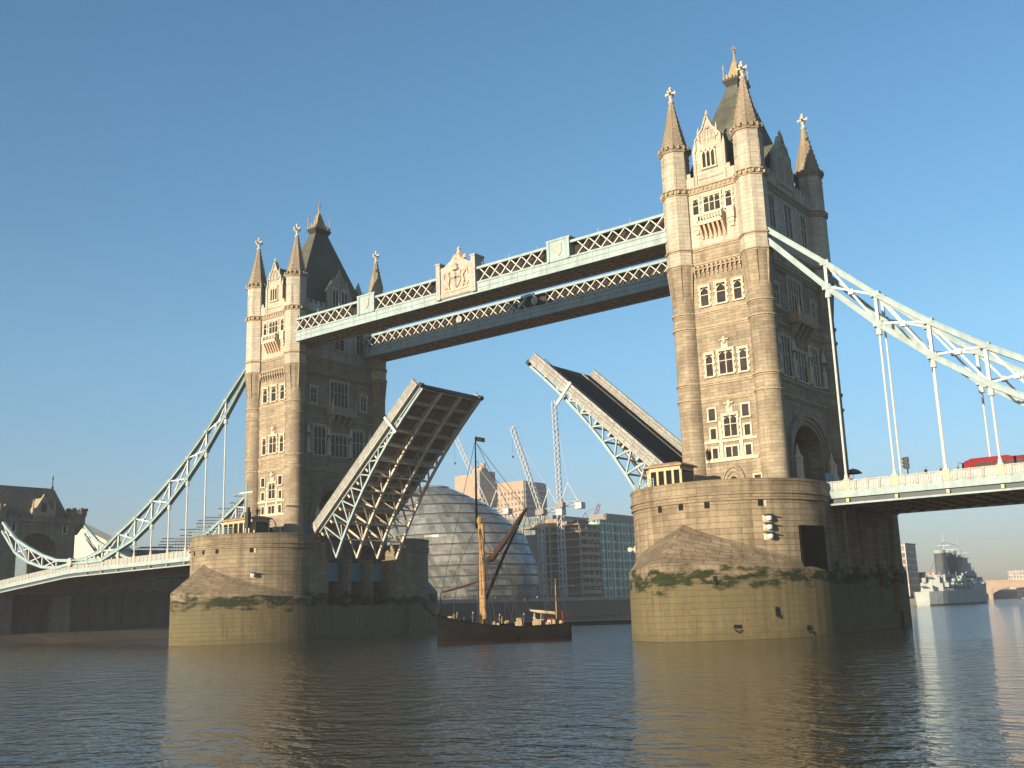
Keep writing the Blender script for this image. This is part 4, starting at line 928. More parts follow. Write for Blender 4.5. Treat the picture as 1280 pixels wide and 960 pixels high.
# ------------------------------------------------------------------ sailing barge
def barge():
    R = thing('sailing_barge', 'dark hulled sailing barge with ochre brailed sail, passing between the piers', 'sailing barge', (7.4, -24.1, 0), math.radians(38.4))
    B = lambda m, n, mat, par=R: m.build(n, mat, par, local=True)
    L = 16.2; st = 48
    def sec(t):
        hb = 2.35*min(1, (t/.16))**.5*(1 if t < .85 else 1-.22*((t-.85)/.15)); sh = 1.55+1.75*(1-t)**3.0+.45*max(0, t-.6)**1.2*2
        return hb if t > 0 else .12, sh
    m = MB(); rows = []
    for k in range(st+1):
        t = k/st; hb, sh = sec(t); x = t*L; rake = .5*(1-t)**4
        rows.append([m.pt((x+rake*0, s*hb*f, z)) for s, f, z in ((-1, .55, -.8), (-1, .93, .02), (-1, 1, sh*.6), (-1, 1.0, sh), (1, 1.0, sh), (1, 1, sh*.6), (1, .93, .02), (1, .55, -.8))])
    for a, b in zip(rows, rows[1:]):
        for j in range(8):
            m.sm = j not in (3, 7)
            m.mi = 1 if j in (0, 6) else 0
            m.face((a[j], a[(j+1) % 8], b[(j+1) % 8], b[j]))
    m.sm = False; m.mi = 0; m.face(rows[0]); m.face(rows[-1]); hull = B(m, 'hull', ['hull', 'boottop'])
    m = MB()
    for s in (-1, 1):
        for k in range(st): a, b = k/st, (k+1)/st; m.bar((a*L, s*sec(a)[0], sec(a)[1]+.03), (b*L, s*sec(b)[0], sec(b)[1]+.03), .14, .12)
    B(m, 'rail', 'timber', hull)
    m = MB(); m.box(2.0, 4.2, -1.0, 1.0, 1.9, 2.5); m.box(7.2, 11.5, -1.3, 1.3, 1.5, 2.05); B(m, 'hatch', 'timber')
    m = MB(); m.box(13.0, 14.1, -.8, .8, 1.5, 2.4); m.box(12.9, 14.2, -.9, .9, 2.4, 2.5); dh = B(m, 'deckhouse', ['redp'])
    m = MB(); m.box(13.4, 13.8, -.86, -.78, 1.75, 2.3); B(m, 'door', 'white', dh)
    m = MB(); m.box(12.4, 12.9, -.5, .5, 1.5, 2.4); B(m, 'skylight', 'white')
    m = MB(); m.tube([(5.5, 0, 1), (5.5, 0, 14.8)], [.26, .2], 10); m.lathe([(.34, 14.2), (.4, 14.6), (.2, 15.0)], 8, (5.5, 0)); B(m, 'mainmast', 'mast')
    m = MB(); m.tube([(5.15, 0, 13.6), (5.2, 0, 20), (5.25, 0, 25.0)], [.16, .12, .06], 8); B(m, 'topmast', 'timber')
    m = MB(); pts = [(5.82+.05*math.sin(z*1.1), .05*math.sin(z*2.3), z) for z in [2.6+.5*i for i in range(24)]]; m.sm = True
    m.tube(pts, [.27+.05*math.sin(i*1.7)+(.08 if i < 6 else 0) for i in range(24)], 9); B(m, 'brailed_sail', 'sailgold')
    m = MB(); m.tube([(5.7, .4, 4.2), (8.4, .3, 10.2), (11.4, .2, 15.9)], [.2, .19, .11], 8); B(m, 'sprit', 'timber')
    m = MB(); m.sm = True; m.tube([(6.2, .25, 9.6), (6.9, .3, 9.9), (7.6, .25, 10.7), (8.6, .2, 12.0), (9.8, .2, 13.8), (11.3, .2, 15.8)], [.3, .46, .42, .34, .27, .15], 9); B(m, 'furled_mainsail', 'sail')
    m = MB(); m.tube([(3.2, 0, 10.9), (8.0, 0, 10.5)], .07, 6); B(m, 'crosstree', 'mast')
    m = MB(); m.tube([(-.1, 0, 3.1), (-2.6, 0, 5.4)], [.13, .07], 7); m.tube([(0.4, 0, 3.0), (0.6, .3, 6.0)], .06, 6); B(m, 'bowsprit', 'timber')
    m = MB(); m.tube([(.8, 0, 6.0), (3.4, 0, 6.6), (5.3, 0, 7.2)], [.12, .16, .12], 7); B(m, 'furled_foresail', 'sail')
    m = MB()
    for a, b in (((0, 0, 3.2), (5.4, 0, 14.5)), ((0, 0, 3.2), (5.25, 0, 24.6)), ((11.4, .2, 15.8), (13.5, 0, 2.4)), ((11.4, .2, 15.8), (5.4, 0, 14.6)), ((11.4, .2, 15.8), (5.25, 0, 24.4)), ((11.4, .2, 15.8), (9.0, -1.6, 2.0)),
                 ((5.5, 0, 14.5), (5.0, -2.3, 1.9)), ((5.5, 0, 14.5), (6.2, -2.3, 1.8)), ((5.5, 0, 14.5), (7.2, -2.3, 1.8)), ((5.5, 0, 14.5), (5.0, 2.3, 1.9)), ((5.5, 0, 14.5), (6.6, 2.3, 1.8)), ((5.25, 0, 24.5), (15.6, 0, 2.4))):
        m.tube([a, b], .034, 4)
    for y in (-1, 1):
        for k in range(9): z = 3+k*1.05; f_ = (z-1.9)/12.6; m.tube([(5.0+.5*f_, y*(2.3-2.3*f_), z), (7.2-1.7*f_ if y < 0 else 6.6-1.1*f_, y*(2.3-2.3*f_), z)], .02, 4)
    for a, b in (((5.25, 0, 22), (11.4, .2, 15.8)), ((5.4, 0, 12), (9.5, -1.9, 1.9)), ((5.4, 0, 13), (12.5, 1.7, 2)), ((8.4, .3, 10.2), (10, -1.8, 2)), ((8.4, .3, 10.2), (10.5, 1.8, 2)), ((3.2, 0, 10.9), (2.0, -1.8, 2.6)), ((8.0, 0, 10.5), (8.4, 1.9, 2)), ((14.6, .3, 7.2), (16, -.8, 2.2)), ((14.6, .3, 7.2), (12.6, -1.4, 2))): m.tube([a, b], .03, 4)
    B(m, 'rigging', 'iron')
    rn = random.Random(9); m = MB()
    for k in range(34):
        x, y, z = rn.uniform(1.5, 15.6), rn.uniform(-1.7, 1.7), 1.55+(1.0 if False else 0); z += 1.2*max(0, 1-x/6)**1.5; t = rn.random()
        if t < .4: m.box(x-rn.uniform(.1, .4), x+.2, y-.2, y+.2, z, z+rn.uniform(.4, 1.1))
        elif t < .7: m.lathe([(.2, z), (.26, z+.3), (.2, z+.65)], 8, (x, y))
        else: m.tube([(x, y, z), (x+.1, y, z+rn.uniform(.8, 1.7))], .05, 5)
    B(m, 'deck_gear', 'crown')
    m = MB(); m.tube([(14.6, .3, 1.8), (14.6, .3, 7.2)], [.1, .06], 7); m.tube([(14.6, .3, 2.9), (11.3, .5, 3.6)], [.07, .09], 6); B(m, 'mizzen_mast', 'mast')
    m = MB(); m.tube([(11.4, .5, 3.5), (12.6, .4, 3.3), (14.4, .3, 3.1)], [.1, .2, .16], 7); B(m, 'furled_mizzen', 'cabin')
    m = MB()
    for k in range(14): a, b = 2*PI*k/14, 2*PI*(k+1)/14; m.bar((15.3, .62*math.cos(a), 2.75+.62*math.sin(a)), (15.3, .62*math.cos(b), 2.75+.62*math.sin(b)), .1, .09)
    for k in range(4): a = PI*k/4; m.bar((15.3, -.78*math.cos(a), 2.75-.78*math.sin(a)), (15.3, .78*math.cos(a), 2.75+.78*math.sin(a)), .05, .05)
    B(m, 'steering_wheel', 'redp')
    m = MB(); m.prism([(6.2, .2), (7.4, .0), (9.4, -.1), (9.9, .5), (9.2, 1.3), (6.4, 1.6)], -2.62, -2.5, 1); B(m, 'leeboard', 'timber')
    m = MB()
    for k in range(5): x = 5.25+k*.24; m.hexa([(x, .02*math.sin(k*1.6), 24.5-.04*k), (x+.24, .02*math.sin(k*1.6+1.6), 24.46-.04*k), (x+.24, .04+.02*math.sin(k*1.6+1.6), 24.46-.04*k), (x, .04+.02*math.sin(k*1.6), 24.5-.04*k)], [(x, .02*math.sin(k*1.6), 25.1-.05*k), (x+.24, .02*math.sin(k*1.6+1.6), 25.05-.05*k), (x+.24, .04+.02*math.sin(k*1.6+1.6), 25.05-.05*k), (x, .04+.02*math.sin(k*1.6), 25.1-.05*k)])
    B(m, 'pennant', 'black')
    m = MB(); m.lathe([(.3, 1.9), (.34, 2.3), (.3, 2.7)], 8, (1.5, .3)); m.box(.9, 1.3, -.5, .6, 2.3, 2.9); m.bar((1.1, -.9, 2.6), (1.1, .9, 2.6), .3); B(m, 'windlass', 'mast')
    a = math.radians(38.4); W = lambda x, y: (7.4+x*math.cos(a)-y*math.sin(a), -24.1+x*math.sin(a)+y*math.cos(a))
    for (x, y, lab, t) in ((11.9, -.9, 'person in a pale jacket standing amidships on the sailing barge near its red deckhouse', (.5, .48, .42)), (10.6, -1.5, 'person in dark clothes on the hatch of the sailing barge', (.05, .05, .06)),
                           (4.5, -1.2, 'person in dark blue on the foredeck of the sailing barge by the mast', (.05, .07, .14)), (7.7, -1.7, 'person in brown standing just behind the mast of the sailing barge', (.16, .1, .06))):
        px, py = W(x, y); person(lab, px, py, 1.55+(.5 if 7.2 < x < 11.5 and abs(y) < 1.3 else 0)+(.35 if x < 5 else 0), 1.75, t, (.04, .04, .06), face_a=2.0, group='crew of the sailing barge')
barge()
R = thing('floating_pontoon', 'low dark floating pontoon with railings on the water between barge stern and near pier', 'pontoon', (-36.5, 67, 0), math.radians(31))
m = MB(); m.box(0, 34, 0, 4, -.4, .75); m.box(-.2, 34.2, -.15, .1, .55, .8); m.build('float', 'timber', R, local=True)
m = MB()
for k in range(18): m.tube([(k*2, .1, .7), (k*2, .1, 1.8)], .05, 5)
m.tube([(0, .1, 1.8), (34, .1, 1.8)], .05, 5); m.tube([(0, .1, 1.3), (34, .1, 1.3)], .04, 5); m.build('railing', 'iron', R, local=True)
m = MB(); m.box(22, 27, 1, 3.2, .75, 3.0); m.build('shelter', 'greydark', R, local=True)

# ------------------------------------------------------------------ south bank beside and behind the bridge
def block(name, label, cat, x0, x1, y0, y1, z0, z1, mat, roof=None, group=None, extra=None):
    R = thing(name, label, cat, ((x0+x1)/2, (y0+y1)/2, z0), 0, group)
    m = MB(); m.box(x0, x1, y0, y1, z0, z1); m.build('wall', mat, R)
    m = MB(); m.box(x0-.25, x1+.25, y0-.25, y1+.25, z1, z1+.5); m.build('roof', roof or 'conc', R); return R
R = thing('quay_wall', 'tall dark stone river wall under the left side span', 'wall', (-134.3, -80, 0))
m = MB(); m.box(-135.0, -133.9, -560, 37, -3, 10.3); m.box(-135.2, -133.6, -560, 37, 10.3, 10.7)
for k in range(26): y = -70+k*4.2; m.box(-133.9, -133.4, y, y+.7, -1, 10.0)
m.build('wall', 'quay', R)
R = thing('quay_wall', 'long low embankment wall below the glass city hall and green office block', 'wall', (-134.3, 600, 0))
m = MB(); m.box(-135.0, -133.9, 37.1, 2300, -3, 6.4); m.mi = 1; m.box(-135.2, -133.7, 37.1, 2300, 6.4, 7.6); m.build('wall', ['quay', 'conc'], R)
m = MB()
for k in range(80): y = 120+k*2.5; m.tube([(-134.4, y, 7.6), (-134.4, y, 8.7)], .06, 4)
m.tube([(-134.4, 120, 8.7), (-134.4, 320, 8.7)], .05, 4); m.build('handrail', 'iron', R)
LP = [(-136.5, 170), (-136.5, 192), (-136.5, 214), (-136.5, 236)]
for k, (x, y) in enumerate(LP):
    R = thing('lamp_post', 'dark lamp post on the far quay, ' + ('before the left part of the glass city hall', 'before the right edge of the glass city hall', 'before the concrete frame', 'before the green office block')[k], 'lamp post', (x, y, 6.6), 0, 'lamp posts on the far quay')
    m = MB(); m.tube([(x, y, 6.6), (x, y, 11.5)], [.14, .08], 6); m.build('pole', 'iron', R)
    m = MB(); m.lathe([(.1, 11.5), (.35, 11.8), (.4, 12.2), (.1, 12.5)], 8, (x, y)); m.build('lamp_glass', 'white', R)

def gatehouse():
    R = thing('gatehouse', 'dark stone gatehouse with steep slate roof where the left side span ends', 'gatehouse', (-140, 0, 6.6))
    x1, x0 = -131.5, -145; hw, spr, cr = 4.8, 18.6, 23.6; Y0, Y1 = -9.2, 8.2
    m = MB(); m.box(x0, x1, Y0, -hw-.4, 0, 25); m.box(x0, x1, hw-.6, Y1, 0, 25); yc = -.5
    A = [(yc-hw+.1, spr)]+[(yc-(hw-.1)*math.cos(PI*k/12), spr+(cr-spr)*math.sin(PI*k/12)**.9) for k in range(1, 12)]+[(yc+hw-.1, spr)]
    for (a, za), (b, zb) in zip(A, A[1:]): m.hexa([(x0, a, za), (x1, a, za), (x1, b, zb), (x0, b, zb)], [(x0, a, 25), (x1, a, 25), (x1, b, 25), (x0, b, 25)])
    m.box(x0, x1, Y0, Y1, 25, 26.0); m.build('wall', 'gatestone', R)
    m = MB(); m.box(x0-.3, x1+.35, Y0-.3, Y1+.3, 25.3, 25.6); m.box(x1-.1, x1+.3, Y0, Y1, 26.0, 26.8)
    for k in range(13): y = Y0+.3+k*1.35; m.box(x1-.1, x1+.3, y, y+.75, 26.8, 27.4)
    m.build('parapet', 'gatestone', R)
    m = MB(); m.hexa([(x0+.5, Y0+.8, 26.0), (x1-.6, Y0+.8, 26.0), (x1-.6, Y1-.5, 26.0), (x0+.5, Y1-.5, 26.0)], [(-139.2, -7.6, 34.2), (-137.4, -7.6, 34.2), (-137.4, 5.9, 34.2), (-139.2, 5.9, 34.2)])
    m.box(-138.5, -138.1, -7.7, 6.0, 34.2, 34.5); rf = m.build('roof', 'slate', R)
    for y in (-7.6, 5.9): m = MB(); m.lathe([(.18, 34.2), (.3, 34.8), (.12, 35.2), (.1, 36.6), (.2, 36.8), (0, 37.8)], 6, (-138.3, y)); m.build('finial', 'iron', rf)
    m = MB(); m.prism([(-1.7, 26.0), (2.9, 26.0), (2.9, 29.0), (2.2, 29.3), (.6, 32.3), (-1.0, 29.3), (-1.7, 29.0)], x1-.9, x1-.3, 0); m.prism([(-1.4, 26.0), (2.6, 26.0), (2.6, 28.8), (.6, 31.6), (-1.4, 28.8)], x1-4.6, x1-.9, 0)
    for y in (-1.9, 3.1): m.lathe([(.2, 27), (.2, 30.0), (0, 31.3)], 6, (x1-.3, y))
    d = m.build('dormer', 'band', R); m = MB(); m.box(x1-.32, x1-.24, .0, 1.2, 28.4, 30.3); m.build('window', 'glass', d)
    for y in (Y0-.2, Y1+1.0):
        m = MB(); m.lathe([(.3, 23.6), (1.2, 25.0), (1.9, 25.8), (1.9, 27.6), (2.2, 28.2), (2.2, 29.0)], 12, (x1-1.5, y))
        for k in range(8): a = 2*PI*k/8; m.box(x1-1.5+2.0*math.cos(a)-.35, x1-1.5+2.0*math.cos(a)+.35, y+2.0*math.sin(a)-.35, y+2.0*math.sin(a)+.35, 29.0, 29.6)
        m.build('turret', 'gatestone', R)
    for y in (-6.2, 5.6): 
        m = MB(((x1, y, 0), (0, 1, 0), (1, 0, 0))); m.box(-.65, .65, 0, .12, 23.6, 25.6); w = m.build('window', 'trim', R); m = MB(((x1, y, 0), (0, 1, 0), (1, 0, 0))); m.box(-.35, .35, .1, .14, 23.8, 25.4); m.build('pane', 'dark', w)
gatehouse()
R = thing('temporary_hall', 'cream sheeted hall with sloping roof beside the dark stone gatehouse', 'hall', (-155, 30, 6.6))
m = MB(); m.prism([(-178, 6.6), (-139.5, 6.6), (-139.5, 21.0), (-143.8, 23.0), (-162, 29.2), (-178, 24)], 24, 27.5, 1); m.build('wall', 'tin', R)
m = MB(); m.prism([(-139.2, 21.0), (-143.8, 23.15), (-162, 29.4), (-162, 29.6), (-143.6, 23.4), (-139.0, 21.2)], 23.7, 27.8, 1); m.build('roof', 'tin', R)
R = block('low_building', 'low cream building with dark windows right of the cream sheeted hall', 'building', -176, -165, 46, 56, 6.6, 22.6, 'offices')
R = block('brick_warehouse', 'low red brick warehouse on the quay seen under the left side span', 'warehouse', -150, -137.5, 10, 50, 6.6, 13.4, 'brickwall', 'slate')
for k in range(9): m = MB(); y = 12.5+k*4; m.box(-137.5, -137.4, y, y+1.6, 8.6, 11.2); m.build('window', 'glass', R)
# scaffolding stepping up towards the far tower
R = thing('scaffolding', 'stepped tube scaffolding with boards rising beside the far left tower', 'scaffolding', (-149, 53, 6.6))
dx, dy = 15.6/27, 22/27
m = MB(); rnd = random.Random(3)
for k in range(44):
    s = -2+k*.72; h = 22.3+max(0, s-4)*.5+(3 if s > 22 else 0)+rnd.uniform(-.8, .5)
    for o in (0, 2.2): x, y = -156+dx*s-dy*o, 42+dy*s+dx*o; m.tube([(x, y, 6.6), (x, y, h)], .05, 4)
m.build('standards', 'iron', R)
m = MB()
for z in [8.6+.8*i for i in range(38)]:
    s0 = max(-2, 4+(z-23.5)/.55) if z > 23.5 else -2
    if z > 34: s0 = max(s0, 22)
    if s0 > 29: continue
    e0 = rnd.uniform(-3.2, .8); 
    for o in (0, 2.2): m.tube([(-156+dx*(s0+e0)-dy*o, 42+dy*(s0+e0)+dx*o, z), (-156+dx*30-dy*o, 42+dy*30+dx*o, z)], .06, 4)
m.build('ledgers', 'iron', R)
m = MB()
for z in (12, 16, 20, 23, 25.2, 28.4, 31.6, 34.8, 36.9):
    s0 = max(-1, 4.5+(z-23.5)/.55) if z > 23.5 else -1
    if z > 34: s0 = 23
    m.hexa([(-156+dx*s0, 42+dy*s0, z), (-156+dx*30, 42+dy*30, z), (-156+dx*30-dy*2.2, 42+dy*30+dx*2.2, z), (-156+dx*s0-dy*2.2, 42+dy*s0+dx*2.2, z)], [(-156+dx*s0, 42+dy*s0, z+.25), (-156+dx*30, 42+dy*30, z+.25), (-156+dx*30-dy*2.2, 42+dy*30+dx*2.2, z+.25), (-156+dx*s0-dy*2.2, 42+dy*s0+dx*2.2, z+.25)])
m.build('boards', 'steelbrown', R)
m = MB(); m.box(-168, -160, 52, 66, 6.6, 21.5); m.build('building_core', 'brickwall', R)

def city_hall():
    R = thing('city_hall', 'rounded leaning glass city hall with horizontal tiers behind the barge', 'city hall', (-156, 177, 6.6))
    K = [(6.6, 600, 68), (12.8, 598, 74), (20.2, 587, 83), (29.7, 573, 84), (36, 562, 73), (41, 555, 60), (45.4, 544, 43), (47.6, 541, 30), (48.7, 540, 22)]
    def at(z):
        for (a, ua, ra), (b, ub, rb) in zip(K, K[1:]):
            if a <= z <= b: t = (z-a)/(b-a); u = ua+(ub-ua)*t; r = ra+(rb-ra)*t; return (-156+.793*(u-588)*.297, 177+.609*(u-588)*.297, r*.297)
    n = 56; N = 11; dz = (48.7-8.6)/N
    def ring(z, e=0): x, y, r = at(z); return [(x+(r+e)*math.cos(2*PI*j/n), y+(r+e)*math.sin(2*PI*j/n), z) for j in range(n)]
    for k in range(N):
        z0 = 8.6+k*dz; m = MB(); subs = [z0, z0+dz*.33, z0+dz*.66, z0+dz-.62]
        for za, zb in zip(subs, subs[1:]):
            A, B = ring(za, .25), ring(min(zb, 48.69), .25); Rr = at(za)[2]
            for j in range(n):
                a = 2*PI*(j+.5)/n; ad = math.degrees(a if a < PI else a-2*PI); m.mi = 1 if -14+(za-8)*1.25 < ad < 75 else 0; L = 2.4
                m.poly((A[j], A[(j+1) % n], B[(j+1) % n], B[j]), ((j*L, za), (j*L+L, za), (j*L+L, zb), (j*L, zb)))
        m.poly(ring(min(48.69, z0+dz-.62), .25)); m.poly(ring(z0, .25)); m.build('glass_tier', ['cityglass', 'cityblue'], R)
    m = MB(); zs = [6.6]+[8.6+k*dz/2 for k in range(2*N)]+[48.6]
    for za, zb in zip(zs, zs[1:]):
        A, B = ring(za, -.5), ring(zb, -.5)
        for j in range(n): m.poly((A[j], A[(j+1) % n], B[(j+1) % n], B[j]))
    m.build('inner_wall', 'greydark', R)
    m = MB(); x, y, r = at(48.6); m.lathe([(r+.4, 48.4), (r+.2, 49.0), (r*.5, 49.5), (0, 49.6)], 32, (x, y)); m.build('roof', 'tealglass', R)
    m = MB(); x, y, r = at(6.6)
    for j in range(20): a = 2*PI*j/20; m.tube([(x+(r-.3)*math.cos(a), y+(r-.3)*math.sin(a), 6.6), (x+(r-.3)*math.cos(a), y+(r-.3)*math.sin(a), 9)], .3, 6)
    m.build('colonnade', 'conc', R)
city_hall()
def frame_building():
    R = thing('unfinished_building', 'unfinished concrete frame building with bare floor slabs left of the green office block', 'building', (-160, 250, 6.6))
    x0, x1, y0, y1 = -177, -146, 235, 249
    for k in range(10):
        z = 9.2+k*3.08; m = MB(); m.box(x0, x1+(0 if k < 9 else -1), y0, y1, z, z+.42); m.box(x1-.15, x1+.02, y0-.02, y1, z+.42, z+1.3) if k < 9 else None; m.build('floor_slab', 'concrete_pale', R)
    m = MB()
    for x in (-176, -169, -162, -154.5, -147): m.box(x-.35, x+.35, y0+.5, y0+1.2, 6.6, 37)
    for y in (236, 241, 245, 248.5): m.box(-147.4, -146.7, y-.35, y+.35, 6.6, 37)
    m.build('columns', 'conc', R)
    m = MB(); m.box(-172, -150, 239.5, 247, 6.6, 39.2); m.build('core', 'iron', R)
    m = MB(); m.box(-177.2, -164, 234.5, 234.9, 9, 34); m.build('netting', 'greydark', R)
    m = MB(); m.box(-172, -151, 236, 237, 36.9, 38.6); m.box(-168, -160, 238, 244, 37.3, 40.2)
    for k in range(12): m.tube([(-174+k*2.4, 235.4, 36.9), (-174+k*2.4, 235.4, 39.2)], .1, 4)
    m.build('formwork', 'rust', R)
frame_building()
R = block('office_block', 'green glass office block partly hidden behind the near right pier', 'office building', -163, -150, 255, 302, 6.6, 39.6, 'greenglass', 'conc')
m = MB(); m.box(-161, -152, 264, 300, 40.1, 43.2); m.build('penthouse', 'conc', R)
m = MB()
for k in range(12): y = 255.2+k*4.2; m.box(-150, -149.6, y-.14, y+.14, 6.6, 39.6)
for k in range(9): z = 6.8+k*3.86; m.box(-150, -149.5, 255, 302, z-.14, z+.14)
m.build('mullions', 'teal', R)
block('glass_block', 'dark teal glass block rising behind the right edge of the city hall', 'building', -224, -199, 290, 322, 6.6, 47, 'tealglass', 'conc')
R = thing('hospital_tower', 'pale concrete tower with overhanging top, leftmost of the two distant towers', 'tower block', (-419, 499, 6.6), 0, 'distant hospital towers')
m = MB(); m.box(-428, -408, 492, 508, 6.6, 86); m.build('wall', 'hospdark', R)
m = MB(); m.box(-431, -407.5, 489, 508.2, 86, 92.5); m.box(-431.5, -411, 488.5, 508, 96, 105.5); m.hexa([(-431, 489, 92.5), (-411, 489, 92.5), (-411, 508, 92.5), (-431, 508, 92.5)], [(-431.5, 488.5, 96), (-411, 488.5, 96), (-411, 508, 96), (-431.5, 508, 96)]); m.build('overhang', 'concrete_pale', R)
m = MB(); m.box(-411, -407.4, 489.5, 508.1, 92.4, 107.8); m.build('lift_shaft', 'conc', R)
m = MB(); m.box(-420, -411, 496, 504, 105.5, 110.5); m.lathe([(2.6, 110.5), (2.6, 114.5)], 12, (-413, 500)); m.lathe([(1.8, 110.5), (1.8, 113)], 12, (-419, 500)); m.build('plant_room', 'concrete_pale', R)
R = thing('hospital_tower', 'broad slab tower with lit floor bands, rightmost of the two distant towers', 'tower block', (-394, 523, 6.6), 0, 'distant hospital towers')
m = MB(); m.box(-409, -379.8, 510, 536.5, 6.6, 98.5); m.build('wall', 'hospdark', R)
m = MB(); m.box(-408.8, -381, 509, 511, 72, 93); m.build('floor_bands', 'hosp', R)
m = MB(); m.box(-409.2, -381, 508.8, 511, 93, 99); m.build('roof_band', 'concrete_pale', R)

def crane(label, base, zc, tip, mat='crane', back=None, group='tower cranes behind the bridge'):
    R = thing('tower_crane', label, 'crane', (base[0], base[1], 6.6), 0, group); b = Vector((base[0], base[1], 0))
    def truss(m, p, q, w, seg, ch=.2, br=.11):
        p = Vector(p); q = Vector(q); d = (q-p).normalized(); u = Vector((0, 0, 1)) if abs(d.z) < .95 else Vector((1, 0, 0)); a = d.cross(u).normalized()*w/2; c = a.cross(d).normalized()*w/2
        C4 = [a+c, a-c, -a-c, -a+c]
        for o in C4: m.tube([p+o, q+o], ch/2*1.3, 4)
        n = max(2, int((q-p).length/seg))
        for k in range(n):
            s, t = p.lerp(q, k/n), p.lerp(q, (k+1)/n)
            for j in range(4): m.tube([s+C4[j], t+C4[(j+1) % 4]], br/2*1.3, 4)
    m = MB(); truss(m, (b.x, b.y, 6.6), (b.x, b.y, zc), 2.0, 2.4, .26, .18); m.build('mast', mat, R)
    m = MB(); truss(m, (b.x, b.y, zc+.5), tip, 1.5, 2.2, .24, .16); m.build('jib', mat, R)
    h = Vector((tip[0]-b.x, tip[1]-b.y, 0)); h = h.normalized() if h.length > 2 else Vector((-.8, -.6, 0))
    e = b-h*8; m = MB(); truss(m, (b.x, b.y, zc+.3), (e.x, e.y, zc+.8), 1.6, 2.2, .24, .16); m.box(e.x-1.5, e.x+1.5, e.y-1.5, e.y+1.5, zc-1.5, zc+1); m.build('counter_jib', mat, R)
    a = b-h*3.5; m = MB(); m.tube([(b.x, b.y, zc), (a.x, a.y, zc+9)], .2, 5); m.tube([(e.x, e.y, zc), (a.x, a.y, zc+9)], .16, 5); t = Vector(tip).lerp(Vector((b.x, b.y, zc)), .12); m.tube([(a.x, a.y, zc+9), t], .06, 4); m.build('a_frame', mat, R)
    m = MB(); m.box(b.x-1.6, b.x+1.6, b.y-1.6, b.y+1.6, zc-1.2, zc+1.0); m.box(b.x+1.2, b.x+2.8, b.y-2.2, b.y-.6, zc-1, zc+1.2); m.build('cab', 'conc', R)
    m = MB(); m.tube([tip, (tip[0], tip[1], tip[2]-12)], .05, 4); m.box(tip[0]-.3, tip[0]+.3, tip[1]-.3, tip[1]+.3, tip[2]-12.8, tip[2]-12); m.build('hook_line', 'iron', R)
crane('white luffing crane with its jib leaning left, over the unfinished concrete frame', (-152.9, 217.5), 41.4, (-161.2, 211.3, 76.3))
crane('white crane with its jib raised almost upright, tallest of the cranes', (-146.6, 222.0), 43.7, (-147.2, 221.6, 86.2))
crane('white crane leaning left from behind the top of the glass city hall', (-188, 228), 45, (-199, 219.5, 78.5))
crane('small distant red crane above the unfinished concrete frame', (-235.6, 379.2), 47.6, (-231.7, 381.7, 61), 'redp')

